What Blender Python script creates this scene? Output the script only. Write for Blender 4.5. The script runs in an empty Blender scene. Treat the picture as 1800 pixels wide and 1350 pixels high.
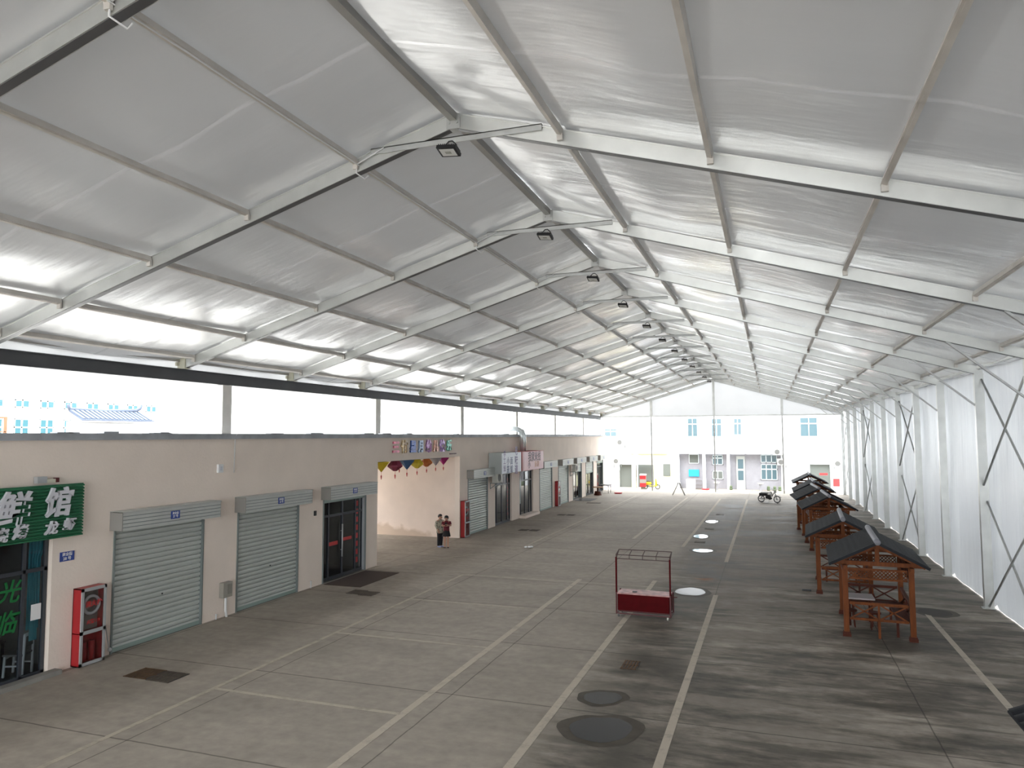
import bpy, bmesh, math, random
from mathutils import Vector, Matrix
random.seed(7)
scn = bpy.context.scene
C = scn.collection
# ------------------------------------------------------------------ camera
F_PX, YAW, PIT, ROLL, CAM_H = 1285.64, math.radians(19.33), math.radians(4.056), math.radians(-0.16), 5.222
fwd = Vector((-math.sin(YAW)*math.cos(PIT), math.cos(YAW)*math.cos(PIT), math.sin(PIT)))
rt = Vector((math.cos(YAW), math.sin(YAW), 0)); up = rt.cross(fwd)
r2 = rt*math.cos(ROLL) + up*math.sin(ROLL); u2 = -rt*math.sin(ROLL) + up*math.cos(ROLL)
cd = bpy.data.cameras.new('camera'); cam = bpy.data.objects.new('camera', cd); C.objects.link(cam)
cam.matrix_world = Matrix(((r2.x, u2.x, -fwd.x, 0), (r2.y, u2.y, -fwd.y, 0), (r2.z, u2.z, -fwd.z, CAM_H), (0, 0, 0, 1)))
cd.sensor_width = 36; cd.lens = F_PX/1800*36; cd.clip_end = 500
scn.camera = cam
# ------------------------------------------------------------------ sky, exposure
w = bpy.data.worlds.new('sky'); scn.world = w; w.use_nodes = True
bg = w.node_tree.nodes['Background']; bg.inputs[0].default_value = (0.93, 0.97, 1.0, 1); bg.inputs[1].default_value = 6.6
sd = bpy.data.lights.new('hazy_sun', 'SUN'); so = bpy.data.objects.new('hazy_sun', sd); C.objects.link(so)
sd.energy = 3.0; sd.angle = math.radians(25); sd.color = (1, .97, .93)
so.rotation_euler = (math.radians(25), math.radians(-22), 0)
scn.view_settings.view_transform = 'Standard'; scn.view_settings.look = 'None'
scn.view_settings.exposure = 0.36; scn.view_settings.gamma = 1.0; scn.view_settings.use_curve_mapping = False

# ------------------------------------------------------------------ helpers
def tag(o, label=None, cat=None, group=None, kind=None):
    if label: o['label'] = label
    if cat: o['category'] = cat
    if group: o['group'] = group
    if kind: o['kind'] = kind
    return o
def thing(name, label, cat, loc=(0, 0, 0), rz=0, group=None):
    o = bpy.data.objects.new(name, None); C.objects.link(o); o.empty_display_size = .2
    o.location = loc; o.rotation_euler = (0, 0, rz)
    return tag(o, label, cat, group)
class MB:
    def __init__(s): s.v = []; s.f = []; s.m = []; s.mi = 0
    def add(s, vs, fs):
        b = len(s.v); s.v += [tuple(p) for p in vs]; s.f += [tuple(i+b for i in f) for f in fs]; s.m += [s.mi]*len(fs); return s
    def box(s, x0, x1, y0, y1, z0, z1):
        if x0 > x1: x0, x1 = x1, x0
        if y0 > y1: y0, y1 = y1, y0
        if z0 > z1: z0, z1 = z1, z0
        return s.add([(x0,y0,z0),(x1,y0,z0),(x1,y1,z0),(x0,y1,z0),(x0,y0,z1),(x1,y0,z1),(x1,y1,z1),(x0,y1,z1)],
                     [(0,3,2,1),(4,5,6,7),(0,1,5,4),(1,2,6,5),(2,3,7,6),(3,0,4,7)])
    def beam(s, a, b, wd, h, upv=(0, 0, 1)):
        a = Vector(a); b = Vector(b); d = (b-a).normalized(); u = Vector(upv)
        if abs(d.dot(u)) > .98: u = Vector((0, 1, 0))
        r = d.cross(u).normalized(); u = r.cross(d)
        q = [(-1,-1),(1,-1),(1,1),(-1,1)]
        return s.add([p+r*(i*wd/2)+u*(j*h/2) for p in (a, b) for i, j in q],
                     [(3,2,1,0),(4,5,6,7),(0,1,5,4),(1,2,6,5),(2,3,7,6),(3,0,4,7)])
    def tube(s, pts, r, n=8, closed=False):
        pts = [Vector(p) for p in pts]; N = len(pts); rs = r if isinstance(r, (list, tuple)) else [r]*N
        vs = []; pu = None
        for i, p in enumerate(pts):
            if closed: d = (pts[(i+1) % N]-pts[i-1]).normalized()
            else: d = (pts[min(i+1, N-1)]-pts[max(i-1, 0)]).normalized()
            u = pu if pu is not None else (Vector((0, 0, 1)) if abs(d.z) < .9 else Vector((1, 0, 0)))
            rr = d.cross(u).normalized(); u = rr.cross(d).normalized(); pu = u
            vs += [p+(rr*math.cos(2*math.pi*k/n)+u*math.sin(2*math.pi*k/n))*rs[i] for k in range(n)]
        fs = [(i*n+k, i*n+(k+1) % n, ((i+1) % N)*n+(k+1) % n, ((i+1) % N)*n+k) for i in range(N if closed else N-1) for k in range(n)]
        if not closed: fs += [tuple(range(n-1, -1, -1)), tuple((N-1)*n+k for k in range(n))]
        return s.add(vs, fs)
    def cyl(s, c, r, h, n=20, ax='z', r1=None):
        c = Vector(c); e = {'x': Vector((1,0,0)), 'y': Vector((0,1,0)), 'z': Vector((0,0,1))}[ax]
        return s.tube([c, c+e*h], [r, r if r1 is None else r1], n)
    def ell(s, c, rx, ry, rz, n=14, m=8, z0=-1., z1=1.):
        vs = []; fs = []
        a0 = math.asin(z0); a1 = math.asin(z1)
        for i in range(m+1):
            a = a0+(a1-a0)*i/m
            for k in range(n):
                t = 2*math.pi*k/n
                vs.append((c[0]+rx*math.cos(a)*math.cos(t), c[1]+ry*math.cos(a)*math.sin(t), c[2]+rz*math.sin(a)))
        for i in range(m):
            for k in range(n): fs.append((i*n+k, i*n+(k+1) % n, (i+1)*n+(k+1) % n, (i+1)*n+k))
        fs.append(tuple(range(n-1, -1, -1))); fs.append(tuple(m*n+k for k in range(n)))
        return s.add(vs, fs)
    def prism(s, pts, a, b):                                       # polygon in any plane swept from offset a to b (vectors)
        n = len(pts); a = Vector(a); b = Vector(b)
        return s.add([Vector(p)+a for p in pts]+[Vector(p)+b for p in pts],
                     [tuple(range(n-1, -1, -1)), tuple(range(n, 2*n))]+[(i, (i+1) % n, n+(i+1) % n, n+i) for i in range(n)])
    def grid(s, fn, nu, nv):
        return s.add([fn(i/nu, j/nv) for i in range(nu+1) for j in range(nv+1)],
                     [(i*(nv+1)+j, (i+1)*(nv+1)+j, (i+1)*(nv+1)+j+1, i*(nv+1)+j+1) for i in range(nu) for j in range(nv)])
    def xf(s, M):
        s.v = [tuple(M @ Vector(p)) for p in s.v]; return s
    def join(s, o): 
        b = len(s.v); s.v += o.v; s.f += [tuple(i+b for i in f) for f in o.f]; s.m += o.m; return s
    def build(s, name, mats, parent=None, smooth=False, world=False, bevel=0, **tg):
        v = s.v
        if world and parent is not None:
            L = Vector((0, 0, 0)); p = parent
            while p: L += p.location; p = p.parent
            v = [tuple(Vector(q)-L) for q in v]
        me = bpy.data.meshes.new(name); me.from_pydata(v, [], s.f)
        for m_ in (mats if isinstance(mats, (list, tuple)) else [mats]): me.materials.append(m_)
        me.polygons.foreach_set('material_index', s.m)
        if smooth: me.polygons.foreach_set('use_smooth', [True]*len(s.f))
        me.update()
        o = bpy.data.objects.new(name, me); C.objects.link(o)
        if parent is not None: o.parent = parent
        if bevel:
            b = o.modifiers.new('bevel', 'BEVEL'); b.width = bevel; b.segments = 2; b.limit_method = 'ANGLE'
        return tag(o, **tg)
def kids(o): return [c for c in C.objects if c.parent is o]
def copy_tree(o, parent=None):
    c = o.copy(); C.objects.link(c)
    if parent is not None: c.parent = parent
    for ch in kids(o): copy_tree(ch, c)
    return c
def S(name, mb, m, **k):                                           # part of the setting
    return mb.build(name, m, kind='structure', **k)

def lin(r, g, b):
    f = lambda c: c/12.92 if c <= .04045 else ((c+.055)/1.055)**2.4
    return (f(r/255), f(g/255), f(b/255), 1)
def mat(name, col, rough=.6, metal=0, var=0., scale=3., bump=0., bscale=None, stretch=(1, 1, 1), spec=.5, alpha=None, trans=0., coat=0):
    m = bpy.data.materials.new(name); m.use_nodes = True; nt = m.node_tree; N = nt.nodes; Lk = nt.links
    b = N['Principled BSDF']; b.inputs['Base Color'].default_value = col
    b.inputs['Roughness'].default_value = rough; b.inputs['Metallic'].default_value = metal
    b.inputs['Specular IOR Level'].default_value = spec
    if coat: b.inputs['Coat Weight'].default_value = coat
    geo = N.new('ShaderNodeTexCoord'); mp = N.new('ShaderNodeMapping'); mp.inputs['Scale'].default_value = stretch
    Lk.new(geo.outputs['Object'], mp.inputs[0])
    if var:
        n = N.new('ShaderNodeTexNoise'); n.inputs['Scale'].default_value = scale; n.inputs['Detail'].default_value = 6
        Lk.new(mp.outputs[0], n.inputs['Vector'])
        mr = N.new('ShaderNodeMapRange'); mr.inputs[1].default_value = .3; mr.inputs[2].default_value = .7
        mr.inputs[3].default_value = 1-var; mr.inputs[4].default_value = 1+var
        Lk.new(n.outputs[0], mr.inputs[0])
        mx = N.new('ShaderNodeVectorMath'); mx.operation = 'SCALE'; mx.inputs[0].default_value = col[:3]
        Lk.new(mr.outputs[0], mx.inputs['Scale']); Lk.new(mx.outputs[0], b.inputs['Base Color'])
    if bump:
        n = N.new('ShaderNodeTexNoise'); n.inputs['Scale'].default_value = bscale or scale*4; n.inputs['Detail'].default_value = 4
        Lk.new(mp.outputs[0], n.inputs['Vector'])
        bp = N.new('ShaderNodeBump'); bp.inputs['Strength'].default_value = bump; bp.inputs['Distance'].default_value = .02
        Lk.new(n.outputs[0], bp.inputs['Height']); Lk.new(bp.outputs[0], b.inputs['Normal'])
    if trans: b.inputs['Transmission Weight'].default_value = trans
    if alpha is not None: b.inputs['Alpha'].default_value = alpha
    return m
def thin_glass(name, tint=(.55, .6, .62), refl=.12):
    m = bpy.data.materials.new(name); m.use_nodes = True; nt = m.node_tree; N = nt.nodes; Lk = nt.links
    N.remove(N['Principled BSDF']); out = N['Material Output']
    t = N.new('ShaderNodeBsdfTransparent'); t.inputs[0].default_value = (*tint, 1)
    g = N.new('ShaderNodeBsdfGlossy'); g.inputs['Roughness'].default_value = .03
    fr = N.new('ShaderNodeFresnel'); ge = N.new('ShaderNodeNewGeometry'); mr = N.new('ShaderNodeMapRange')
    mr.inputs[3].default_value = 1.5; mr.inputs[4].default_value = 1/1.5; Lk.new(ge.outputs['Backfacing'], mr.inputs[0]); Lk.new(mr.outputs[0], fr.inputs[0])
    mx = N.new('ShaderNodeMixShader'); Lk.new(fr.outputs[0], mx.inputs[0]); Lk.new(t.outputs[0], mx.inputs[1]); Lk.new(g.outputs[0], mx.inputs[2])
    Lk.new(mx.outputs[0], out.inputs[0]); return m
def membrane(name, col, trl, rough=.35, bump=.25, bscale=.7, stretch=(1, 1, 1), tcol=(1, 1, 1), spec=.5, dist=.02, coat=0):
    m = mat(name, col, rough, bump=bump, bscale=bscale, stretch=stretch, var=.035, scale=.5, spec=spec)
    for n_ in m.node_tree.nodes:
        if n_.type == 'BUMP': n_.inputs['Distance'].default_value = dist
    nt = m.node_tree; N = nt.nodes; Lk = nt.links
    pb_ = N['Principled BSDF']; pb_.inputs['Coat Weight'].default_value = coat; pb_.inputs['Coat Roughness'].default_value = .2
    if coat:
        for l_ in list(pb_.inputs['Normal'].links): Lk.new(l_.from_socket, pb_.inputs['Coat Normal'])
    tr = N.new('ShaderNodeBsdfTranslucent'); tr.inputs[0].default_value = (*tcol, 1)
    mx = N.new('ShaderNodeMixShader'); mx.inputs[0].default_value = trl
    Lk.new(N['Principled BSDF'].outputs[0], mx.inputs[1]); Lk.new(tr.outputs[0], mx.inputs[2]); Lk.new(mx.outputs[0], N['Material Output'].inputs[0])
    return m
def text_mb(s, size, ext=.004, bold=0., shear=0):
    cu = bpy.data.curves.new('t', 'FONT'); cu.body = s; cu.size = size; cu.extrude = ext; cu.offset = bold; cu.shear = shear
    cu.align_x = 'CENTER'; cu.align_y = 'CENTER'; cu.resolution_u = 2
    o = bpy.data.objects.new('t', cu); C.objects.link(o)
    dg = bpy.context.evaluated_depsgraph_get(); me = bpy.data.meshes.new_from_object(o.evaluated_get(dg))
    mb = MB(); mb.add([v.co[:] for v in me.vertices], [tuple(p.vertices) for p in me.polygons])
    bpy.data.objects.remove(o); bpy.data.curves.remove(cu); bpy.data.meshes.remove(me)
    return mb
def face_px(x, y, z):  # lettering on a wall that faces +X
    return Matrix(((0, 0, 1, x), (1, 0, 0, y), (0, 1, 0, z), (0, 0, 0, 1)))
def face_ny(x, y, z):  # lettering on a wall that faces -Y
    return Matrix(((1, 0, 0, x), (0, 0, -1, y), (0, 1, 0, z), (0, 0, 0, 1)))

# ------------------------------------------------------------------ materials
def concrete_mat():
    m = bpy.data.materials.new('stained_concrete'); m.use_nodes = True; nt = m.node_tree; N = nt.nodes; Lk = nt.links
    b = N['Principled BSDF']
    tc = N.new('ShaderNodeTexCoord'); sp = N.new('ShaderNodeSeparateXYZ'); Lk.new(tc.outputs['Object'], sp.inputs[0])
    def noise(scale, st=(1, 1, 1), det=6, rough=.55, off=(0, 0, 0)):
        mp = N.new('ShaderNodeMapping'); mp.inputs['Scale'].default_value = st; mp.inputs['Location'].default_value = off
        Lk.new(tc.outputs['Object'], mp.inputs[0])
        n = N.new('ShaderNodeTexNoise'); n.inputs['Scale'].default_value = scale; n.inputs['Detail'].default_value = det; n.inputs['Roughness'].default_value = rough
        Lk.new(mp.outputs[0], n.inputs['Vector']); return n.outputs[0]
    def rng(x, a, b_, c, d):
        r = N.new('ShaderNodeMapRange'); r.inputs[1].default_value = a; r.inputs[2].default_value = b_; r.inputs[3].default_value = c; r.inputs[4].default_value = d
        Lk.new(x, r.inputs[0]); return r.outputs[0]
    def mth(op, a, b_=None, c=None):
        n = N.new('ShaderNodeMath'); n.operation = op
        for i, q in enumerate((a, b_, c)):
            if q is None: continue
            if isinstance(q, (int, float)): n.inputs[i].default_value = q
            else: Lk.new(q, n.inputs[i])
        return n.outputs[0]
    X, Y = sp.outputs[0], sp.outputs[1]
    mul = mth('MULTIPLY', rng(noise(.35), .3, .7, .86, 1.12), rng(noise(4, det=8), .3, .7, .88, 1.1))
    mul = mth('MULTIPLY', mul, rng(noise(1.1, (.35, 1.6, 1), 8, .65), .35, .65, .92, 1.06))
    # damp, dirty streaks on the right half of the hall
    right = rng(X, -4.3, -3.2, 0, 1)
    st1 = rng(noise(.55, (.45, 1.2, 1), 8, .70, (3, 1, 0)), .47, .60, 0, 1)
    st2 = rng(noise(1.1, (.30, 1.5, 1), 7, .6, (7, 5, 0)), .52, .62, 0, 1)
    wet = mth('MULTIPLY', right, mth('MAXIMUM', st1, mth('MULTIPLY', st2, .8)))
    far = rng(Y, 58, 66, 1, .1)
    wet = mth('MULTIPLY', wet, far)
    # dark run along the drain line
    dx = mth('ABSOLUTE', mth('ADD', X, mth('ADD', 2.7, rng(noise(.3, (0, 1, 1), 3), .3, .7, -.5, .5))))
    run = mth('MULTIPLY', rng(dx, .4, 1.3, 1, 0), rng(noise(.55, (.6, 1, 1), 6), .42, .56, .1, 1))
    run = mth('MULTIPLY', run, far)
    wet = mth('MAXIMUM', wet, mth('MULTIPLY', run, .95))
    mul = mth('MULTIPLY', mul, rng(wet, 0, 1, 1.0, .36))
    dust = mth('MULTIPLY', right, rng(noise(.8, (.4, 1.1, 1), 8, .68, (11, 4, 0)), .50, .64, 0, .42))
    mul = mth('MULTIPLY', mul, mth('ADD', dust, rng(right, 0, 1, 1.0, .74)))
    # slab joints
    def joint(coord, period, off, wd):
        f = mth('FRACT', mth('DIVIDE', mth('ADD', coord, off), period))
        d = mth('MULTIPLY', mth('MINIMUM', f, mth('SUBTRACT', 1, f)), period)
        return rng(d, wd*.4, wd, .45, 1)
    jit = mth('MULTIPLY', noise(1.5), .05)
    mul = mth('MULTIPLY', mul, joint(mth('ADD', Y, jit), 3.87, 200*3.87-13.98, .025))
    mul = mth('MULTIPLY', mul, joint(mth('ADD', X, jit), 4.4, 44-2.62, .018))
    cr = N.new('ShaderNodeMix'); cr.data_type = 'RGBA'
    cr.inputs['A'].default_value = (.37, .325, .275, 1); cr.inputs['B'].default_value = (.31, .27, .215, 1)
    Lk.new(wet, cr.inputs['Factor'])
    # rust blot
    rb = mth('MULTIPLY', rng(mth('ABSOLUTE', mth('ADD', X, 2.35)), 0, .5, 1, 0), rng(mth('ABSOLUTE', mth('SUBTRACT', Y, 27.9)), 0, .5, 1, 0))
    rb = mth('MULTIPLY', rb, rng(noise(2), .4, .6, 0, 1))
    c2 = N.new('ShaderNodeMix'); c2.data_type = 'RGBA'; c2.inputs['B'].default_value = (.42, .14, .04, 1)
    Lk.new(rb, c2.inputs['Factor']); Lk.new(cr.outputs['Result'], c2.inputs['A'])
    sc = N.new('ShaderNodeVectorMath'); sc.operation = 'SCALE'; Lk.new(c2.outputs['Result'], sc.inputs[0]); Lk.new(mul, sc.inputs['Scale'])
    Lk.new(sc.outputs[0], b.inputs['Base Color'])
    Lk.new(rng(wet, 0, 1, .75, .55), b.inputs['Roughness'])
    b.inputs['Specular IOR Level'].default_value = .3
    bp = N.new('ShaderNodeBump'); bp.inputs['Strength'].default_value = .25; bp.inputs['Distance'].default_value = .02
    Lk.new(noise(6, det=8), bp.inputs['Height']); Lk.new(bp.outputs[0], b.inputs['Normal'])
    return m
M = {}
M['concrete'] = concrete_mat()
def paint_mat(name, col, lo, hi):
    m = mat(name, col, .75); N = m.node_tree.nodes; Lk = m.node_tree.links
    tc = N.new('ShaderNodeTexCoord'); n = N.new('ShaderNodeTexNoise'); n.inputs['Scale'].default_value = 3.2; n.inputs['Detail'].default_value = 8; n.inputs['Roughness'].default_value = .7
    Lk.new(tc.outputs['Object'], n.inputs['Vector']); r = N.new('ShaderNodeMapRange'); r.inputs[1].default_value = lo; r.inputs[2].default_value = hi; Lk.new(n.outputs[0], r.inputs[0])
    mx = N.new('ShaderNodeMix'); mx.data_type = 'RGBA'; mx.inputs['A'].default_value = col; mx.inputs['B'].default_value = (.30, .26, .215, 1)
    Lk.new(r.outputs[0], mx.inputs['Factor']); Lk.new(mx.outputs['Result'], N['Principled BSDF'].inputs['Base Color']); return m
M['paint'] = paint_mat('worn_line_paint', (.52, .455, .37, 1), .50, .76)
M['paint_thin'] = paint_mat('faded_line_paint', (.48, .425, .34, 1), .48, .72)
M['roof'] = membrane('roof_membrane', (.53, .535, .54, 1), .011, .30, .40, .8, (.30, 1.2, .30), spec=1.0, dist=.12, coat=.8)
M['seam'] = membrane('roof_membrane_weld', (.60, .60, .61, 1), .014, .24, .2, .6, spec=1.0, coat=1)
M['side'] = membrane('side_wall_fabric', (.66, .68, .72, 1), .052, .34, .7, .9, (1, 2.6, .35), tcol=(.93, .97, 1), dist=.08)
M['gable'] = membrane('gable_fabric', (.74, .75, .77, 1), .11, .4, .2, 1.)
M['canopy'] = membrane('canopy_fabric', (.85, .85, .86, 1), .80, .5, .2, .6)
M['alu'] = mat('mill_aluminium', (.66, .67, .65, 1), .36, .8, var=.08, scale=2, stretch=(1, 1, 1))
M['alu_grey'] = mat('grey_aluminium', (.42, .41, .39, 1), .4, .7, var=.06, scale=2)
M['purlin'] = mat('pale_purlin_steel', (.60, .565, .52, 1), .5, .15, var=.12, scale=2)
M['underside_shade'] = mat('painted_underside_shade', (.11, .11, .115, 1), .35, .3, spec=.6)
M['galv'] = mat('galvanised_steel', (.5, .51, .5, 1), .4, .5, var=.1, scale=4)
M['cream'] = mat('cream_bracket', (.62, .60, .48, 1), .5)
M['darkbeam'] = mat('dark_grey_beam_paint', (.075, .077, .083, 1), .5, var=.12, scale=1.5)
M['plaster'] = mat('cream_plaster', (.84, .73, .64, 1), .8, var=.05, scale=.7, bump=.25, bscale=14)
M['plaster2'] = mat('warm_cream_plaster', (.82, .69, .60, 1), .8, var=.06, scale=.8, bump=.25, bscale=14)
def stain_low(m):                                                   # ochre splash stain low on the inner end of the alley wall
    N = m.node_tree.nodes; Lk = m.node_tree.links; b = N['Principled BSDF']
    src = b.inputs['Base Color'].links[0].from_socket
    tc = N.new('ShaderNodeTexCoord'); sp = N.new('ShaderNodeSeparateXYZ'); Lk.new(tc.outputs['Object'], sp.inputs[0])
    n = N.new('ShaderNodeTexNoise'); n.inputs['Scale'].default_value = 2.2; n.inputs['Detail'].default_value = 8; Lk.new(tc.outputs['Object'], n.inputs['Vector'])
    hz = N.new('ShaderNodeMapRange'); hz.inputs[1].default_value = -15.5; hz.inputs[2].default_value = -20.5; hz.inputs[3].default_value = .0; hz.inputs[4].default_value = .80; Lk.new(sp.outputs[0], hz.inputs[0])
    ad = N.new('ShaderNodeMath'); ad.operation = 'MULTIPLY_ADD'; Lk.new(n.outputs[0], ad.inputs[0]); ad.inputs[1].default_value = -.9; Lk.new(sp.outputs[2], ad.inputs[2])
    a2 = N.new('ShaderNodeMath'); a2.operation = 'ADD'; Lk.new(ad.outputs[0], a2.inputs[0]); a2.inputs[1].default_value = .45
    df = N.new('ShaderNodeMath'); df.operation = 'SUBTRACT'; Lk.new(hz.outputs[0], df.inputs[0]); Lk.new(a2.outputs[0], df.inputs[1])
    mr = N.new('ShaderNodeMapRange'); mr.inputs[1].default_value = .0; mr.inputs[2].default_value = .25; mr.inputs[3].default_value = 0; mr.inputs[4].default_value = .6; Lk.new(df.outputs[0], mr.inputs[0])
    mx = N.new('ShaderNodeMix'); mx.data_type = 'RGBA'; mx.inputs['B'].default_value = (.50, .36, .24, 1); Lk.new(mr.outputs[0], mx.inputs['Factor']); Lk.new(src, mx.inputs['A'])
    Lk.new(mx.outputs['Result'], b.inputs['Base Color'])
stain_low(M['plaster2'])
M['coping'] = mat('grey_coping_flashing', (.36, .375, .40, 1), .55, var=.2, scale=2)
M['pillar'] = mat('pale_pillar_plaster', (.76, .73, .68, 1), .8, var=.05)
M['shutter'] = mat('shutter_steel', (.50, .53, .50, 1), .45, .15, var=.05, scale=1.5)
M['hood'] = mat('shutter_hood_steel', (.52, .535, .51, 1), .45, .15, var=.06, scale=2)
M['endcap'] = mat('hood_end_grey', (.30, .29, .27, 1), .6, .1)
M['rail'] = mat('guide_rail_steel', (.22, .25, .245, 1), .45, .3)
M['kick'] = mat('shutter_bottom_bar', (.28, .36, .33, 1), .5, .2)
M['blue'] = mat('blue_enamel', (.035, .07, .30, 1), .4)
M['white'] = mat('white_paint', (.78, .78, .78, 1), .5)
M['letters'] = mat('white_letter_acrylic', (.62, .62, .66, 1), .5)
M['green'] = mat('green_corrugated_panel', (.012, .13, .055, 1), .5, var=.08)
M['greentext'] = mat('green_sticker', (.005, .16, .035, 1), .5)
M['red'] = mat('red_enamel', (.38, .012, .018, 1), .4)
M['redtext'] = mat('red_lettering', (.5, .03, .03, 1), .5)
M['silver'] = mat('silver_door_frame', (.45, .46, .47, 1), .4, .3)
M['blackframe'] = mat('dark_window_frame', (.04, .045, .055, 1), .4)
M['black'] = mat('black_plastic', (.012, .012, .014, 1), .4)
M['glass'] = thin_glass('shop_glass', (.80, .84, .86))
M['cabglass'] = thin_glass('cabinet_glass', (.85, .85, .85))
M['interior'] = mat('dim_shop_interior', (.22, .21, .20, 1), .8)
M['teal'] = mat('teal_curtain', (.06, .34, .40, 1), .8, var=.2, scale=12, stretch=(1, 1, .1))
M['rust'] = mat('rusty_grate', (.13, .075, .04, 1), .75, .2, var=.3, scale=9)
M['iron'] = mat('brown_cast_iron', (.12, .095, .075, 1), .75, .1, var=.25, scale=6)
M['mat'] = mat('brown_door_mat', (.085, .06, .05, 1), .95, var=.12, scale=20)
M['wood'] = mat('stained_pine', (.145, .038, .006, 1), .6, spec=.25, var=.25, scale=5, stretch=(3, 3, .5))
M['wood_dark'] = mat('dark_and_shaded_pine', (.07, .014, .005, 1), .6, spec=.25, var=.25, scale=5)  # darker pine; also paints shade on pavilion inner railings and side lattice
M['tile'] = mat('charcoal_roof_tile', (.010, .012, .016, 1), .6, var=.15, scale=6, spec=.25)
M['ridge'] = mat('grey_ridge_cap', (.24, .24, .27, 1), .5)
M['tabletop'] = mat('pale_tabletop', (.5, .46, .46, 1), .5)
M['cartred'] = mat('cart_red_paint', (.075, .0015, .003, 1), .6, var=.15, scale=4, spec=.08)
M['cartdark'] = mat('dark_red_steel', (.09, .012, .014, 1), .45)
M['railbrown'] = mat('dark_brown_steel', (.06, .025, .022, 1), .5)
M['carttop'] = mat('worn_pink_countertop', (.50, .26, .25, 1), .4, var=.35, scale=6)
M['skin'] = mat('skin', (.50, .28, .20, 1), .6)
M['hair'] = mat('black_hair', (.01, .008, .008, 1), .5)
M['tile_blue'] = mat('blue_grey_clay_tile', (.075, .095, .14, 1), .6)
M['facade'] = mat('white_facade', (.82, .84, .86, 1), .8)
M['facade_grey'] = mat('pale_grey_facade', (.27, .265, .285, 1), .8, var=.06)
M['facade_cream'] = mat('pale_yellow_facade', (.62, .60, .42, 1), .8)
M['pane'] = mat('sky_blue_pane', (.08, .13, .15, 1), .15)
M['pane_cyan'] = mat('cyan_pane', (.05, .15, .18, 1), .15)
M['winframe'] = mat('white_window_frame', (.7, .78, .8, 1), .5)
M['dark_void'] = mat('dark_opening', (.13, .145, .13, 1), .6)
M['poster'] = mat('bright_blue_poster', (.02, .34, .60, 1), .5)
M['water'] = mat('still_water', (.10, .10, .10, 1), .04, spec=.6)
M['damp'] = mat('damp_patch', (.085, .072, .056, 1), .6, var=.2, spec=.2)
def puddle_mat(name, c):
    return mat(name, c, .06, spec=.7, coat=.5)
M['pud_glare'] = puddle_mat('puddle_painted_glare', (.62, .64, .68, 1))  # bright reflection on the far water painted as a whitish base colour
M['pud_dark'] = mat('dark_puddle', (.035, .036, .04, 1), .12)
M['stain'] = mat('dark_wet_stain', (.05, .044, .036, 1), .6, spec=.2)

# ------------------------------------------------------------------ layout numbers
XR, ZR, SL, HW = -4.774, 10.56, 0.2966, 10.86                       # ridge line, slope, half width
XE, XL = 6.12, -15.12                                               # right posts, shop front
YS = [-14.2, -9.2, -4.2, .8, 5.8, 10.8, 16.26, 21.2, 25.92, 31.3, 36.17, 41.05, 46.1, 50.9, 55.8, 60.75, 65.7, 70.58]
def zroof(x): return ZR-abs(x-XR)*SL
PUR = [1.82, 4.07, 6.32, 8.60, 10.28]
# ------------------------------------------------------------------ ground
S('floor', MB().add([(-70, -40, 0), (40, -40, 0), (40, 71, 0), (-70, 71, 0), (40, 77, -.42), (-70, 77, -.42), (40, 120, -.42), (-70, 120, -.42)], [(0, 1, 2, 3), (3, 2, 4, 5), (5, 4, 6, 7)]), M['concrete'])
tn = [0]
def line(x0, y0, x1, y1, wd, m='paint'):
    tn[0] += 1
    S('trim_%d' % tn[0], MB().beam((x0, y0, .003), (x1, y1, .003), wd, .004), M[m])
line(-11.03, 4, -11.05, 25.9, .11, 'paint_thin'); line(-11.05, 33, -11.05, 64, .11, 'paint_thin')
line(-6.65, 4, -6.65, 26.4, .16); line(-6.65, 37.5, -6.65, 63.5, .15)
line(-4.02, 4, -4.02, 27.0, .16); line(-3.98, 35.5, -3.95, 63, .15)
line(-1.80, 4, -1.79, 25.2, .15); line(-1.82, 31.8, -1.83, 63, .15)
line(4.2, 5, 4.21, 25.2, .14)
for y, x1 in ((12.68, -6.7), (17.25, -6.7), (21.5, -7.1)): line(-11.0, y, x1, y, .09, 'paint_thin')
line(-11.0, 25.88, -4.1, 25.86, .10, 'paint_thin'); line(-15.1, 25.6, -11.1, 33.0, .07, 'paint_thin')
for y in (37.4, 48.5): line(-11.0, y, -7, y, .08, 'paint_thin')

# ------------------------------------------------------------------ tent roof and side fabric
random.seed(3)
def roof_bay(y0, y1, side, idx):
    mb = MB(); L = HW+(.05 if side < 0 else .32); ys = [0, .12, .25, .37, .492, .508, .63, .75, .88, 1]; nx = 40
    ph = random.uniform(0, 6.28); amp = random.uniform(.016, .028)
    vs = []
    for i in range(nx+1):
        t = L*i/nx
        for q in ys:
            env = math.sin(math.pi*q)
            wv = amp*env*(math.sin(t*1.7+ph+q*2)+.6*math.sin(t*3.3+ph*2-q*3))*1.4
            sag = -.07*env*(.6+.4*abs(math.sin(math.pi*min(t, 10.3)/2.25)))
            vs.append((XR+side*t, y0+(y1-y0)*q, ZR-t*SL+.03+wv*.8+sag))
    ny = len(ys); fs = []; ms = []
    for i in range(nx):
        for j in range(ny-1):
            a = (i*ny+j, i*ny+j+1, (i+1)*ny+j+1, (i+1)*ny+j)
            fs.append(a if side > 0 else a[::-1]); ms.append(1 if j == 4 else 0)
    mb.v = vs; mb.f = fs; mb.m = ms
    return mb
rf = MB()
for i in range(len(YS)-1):
    for side in (-1, 1): rf.join(roof_bay(YS[i], YS[i+1], side, i))
S('ceiling', rf, [M['roof'], M['seam']], smooth=True)
random.seed(11)
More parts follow.
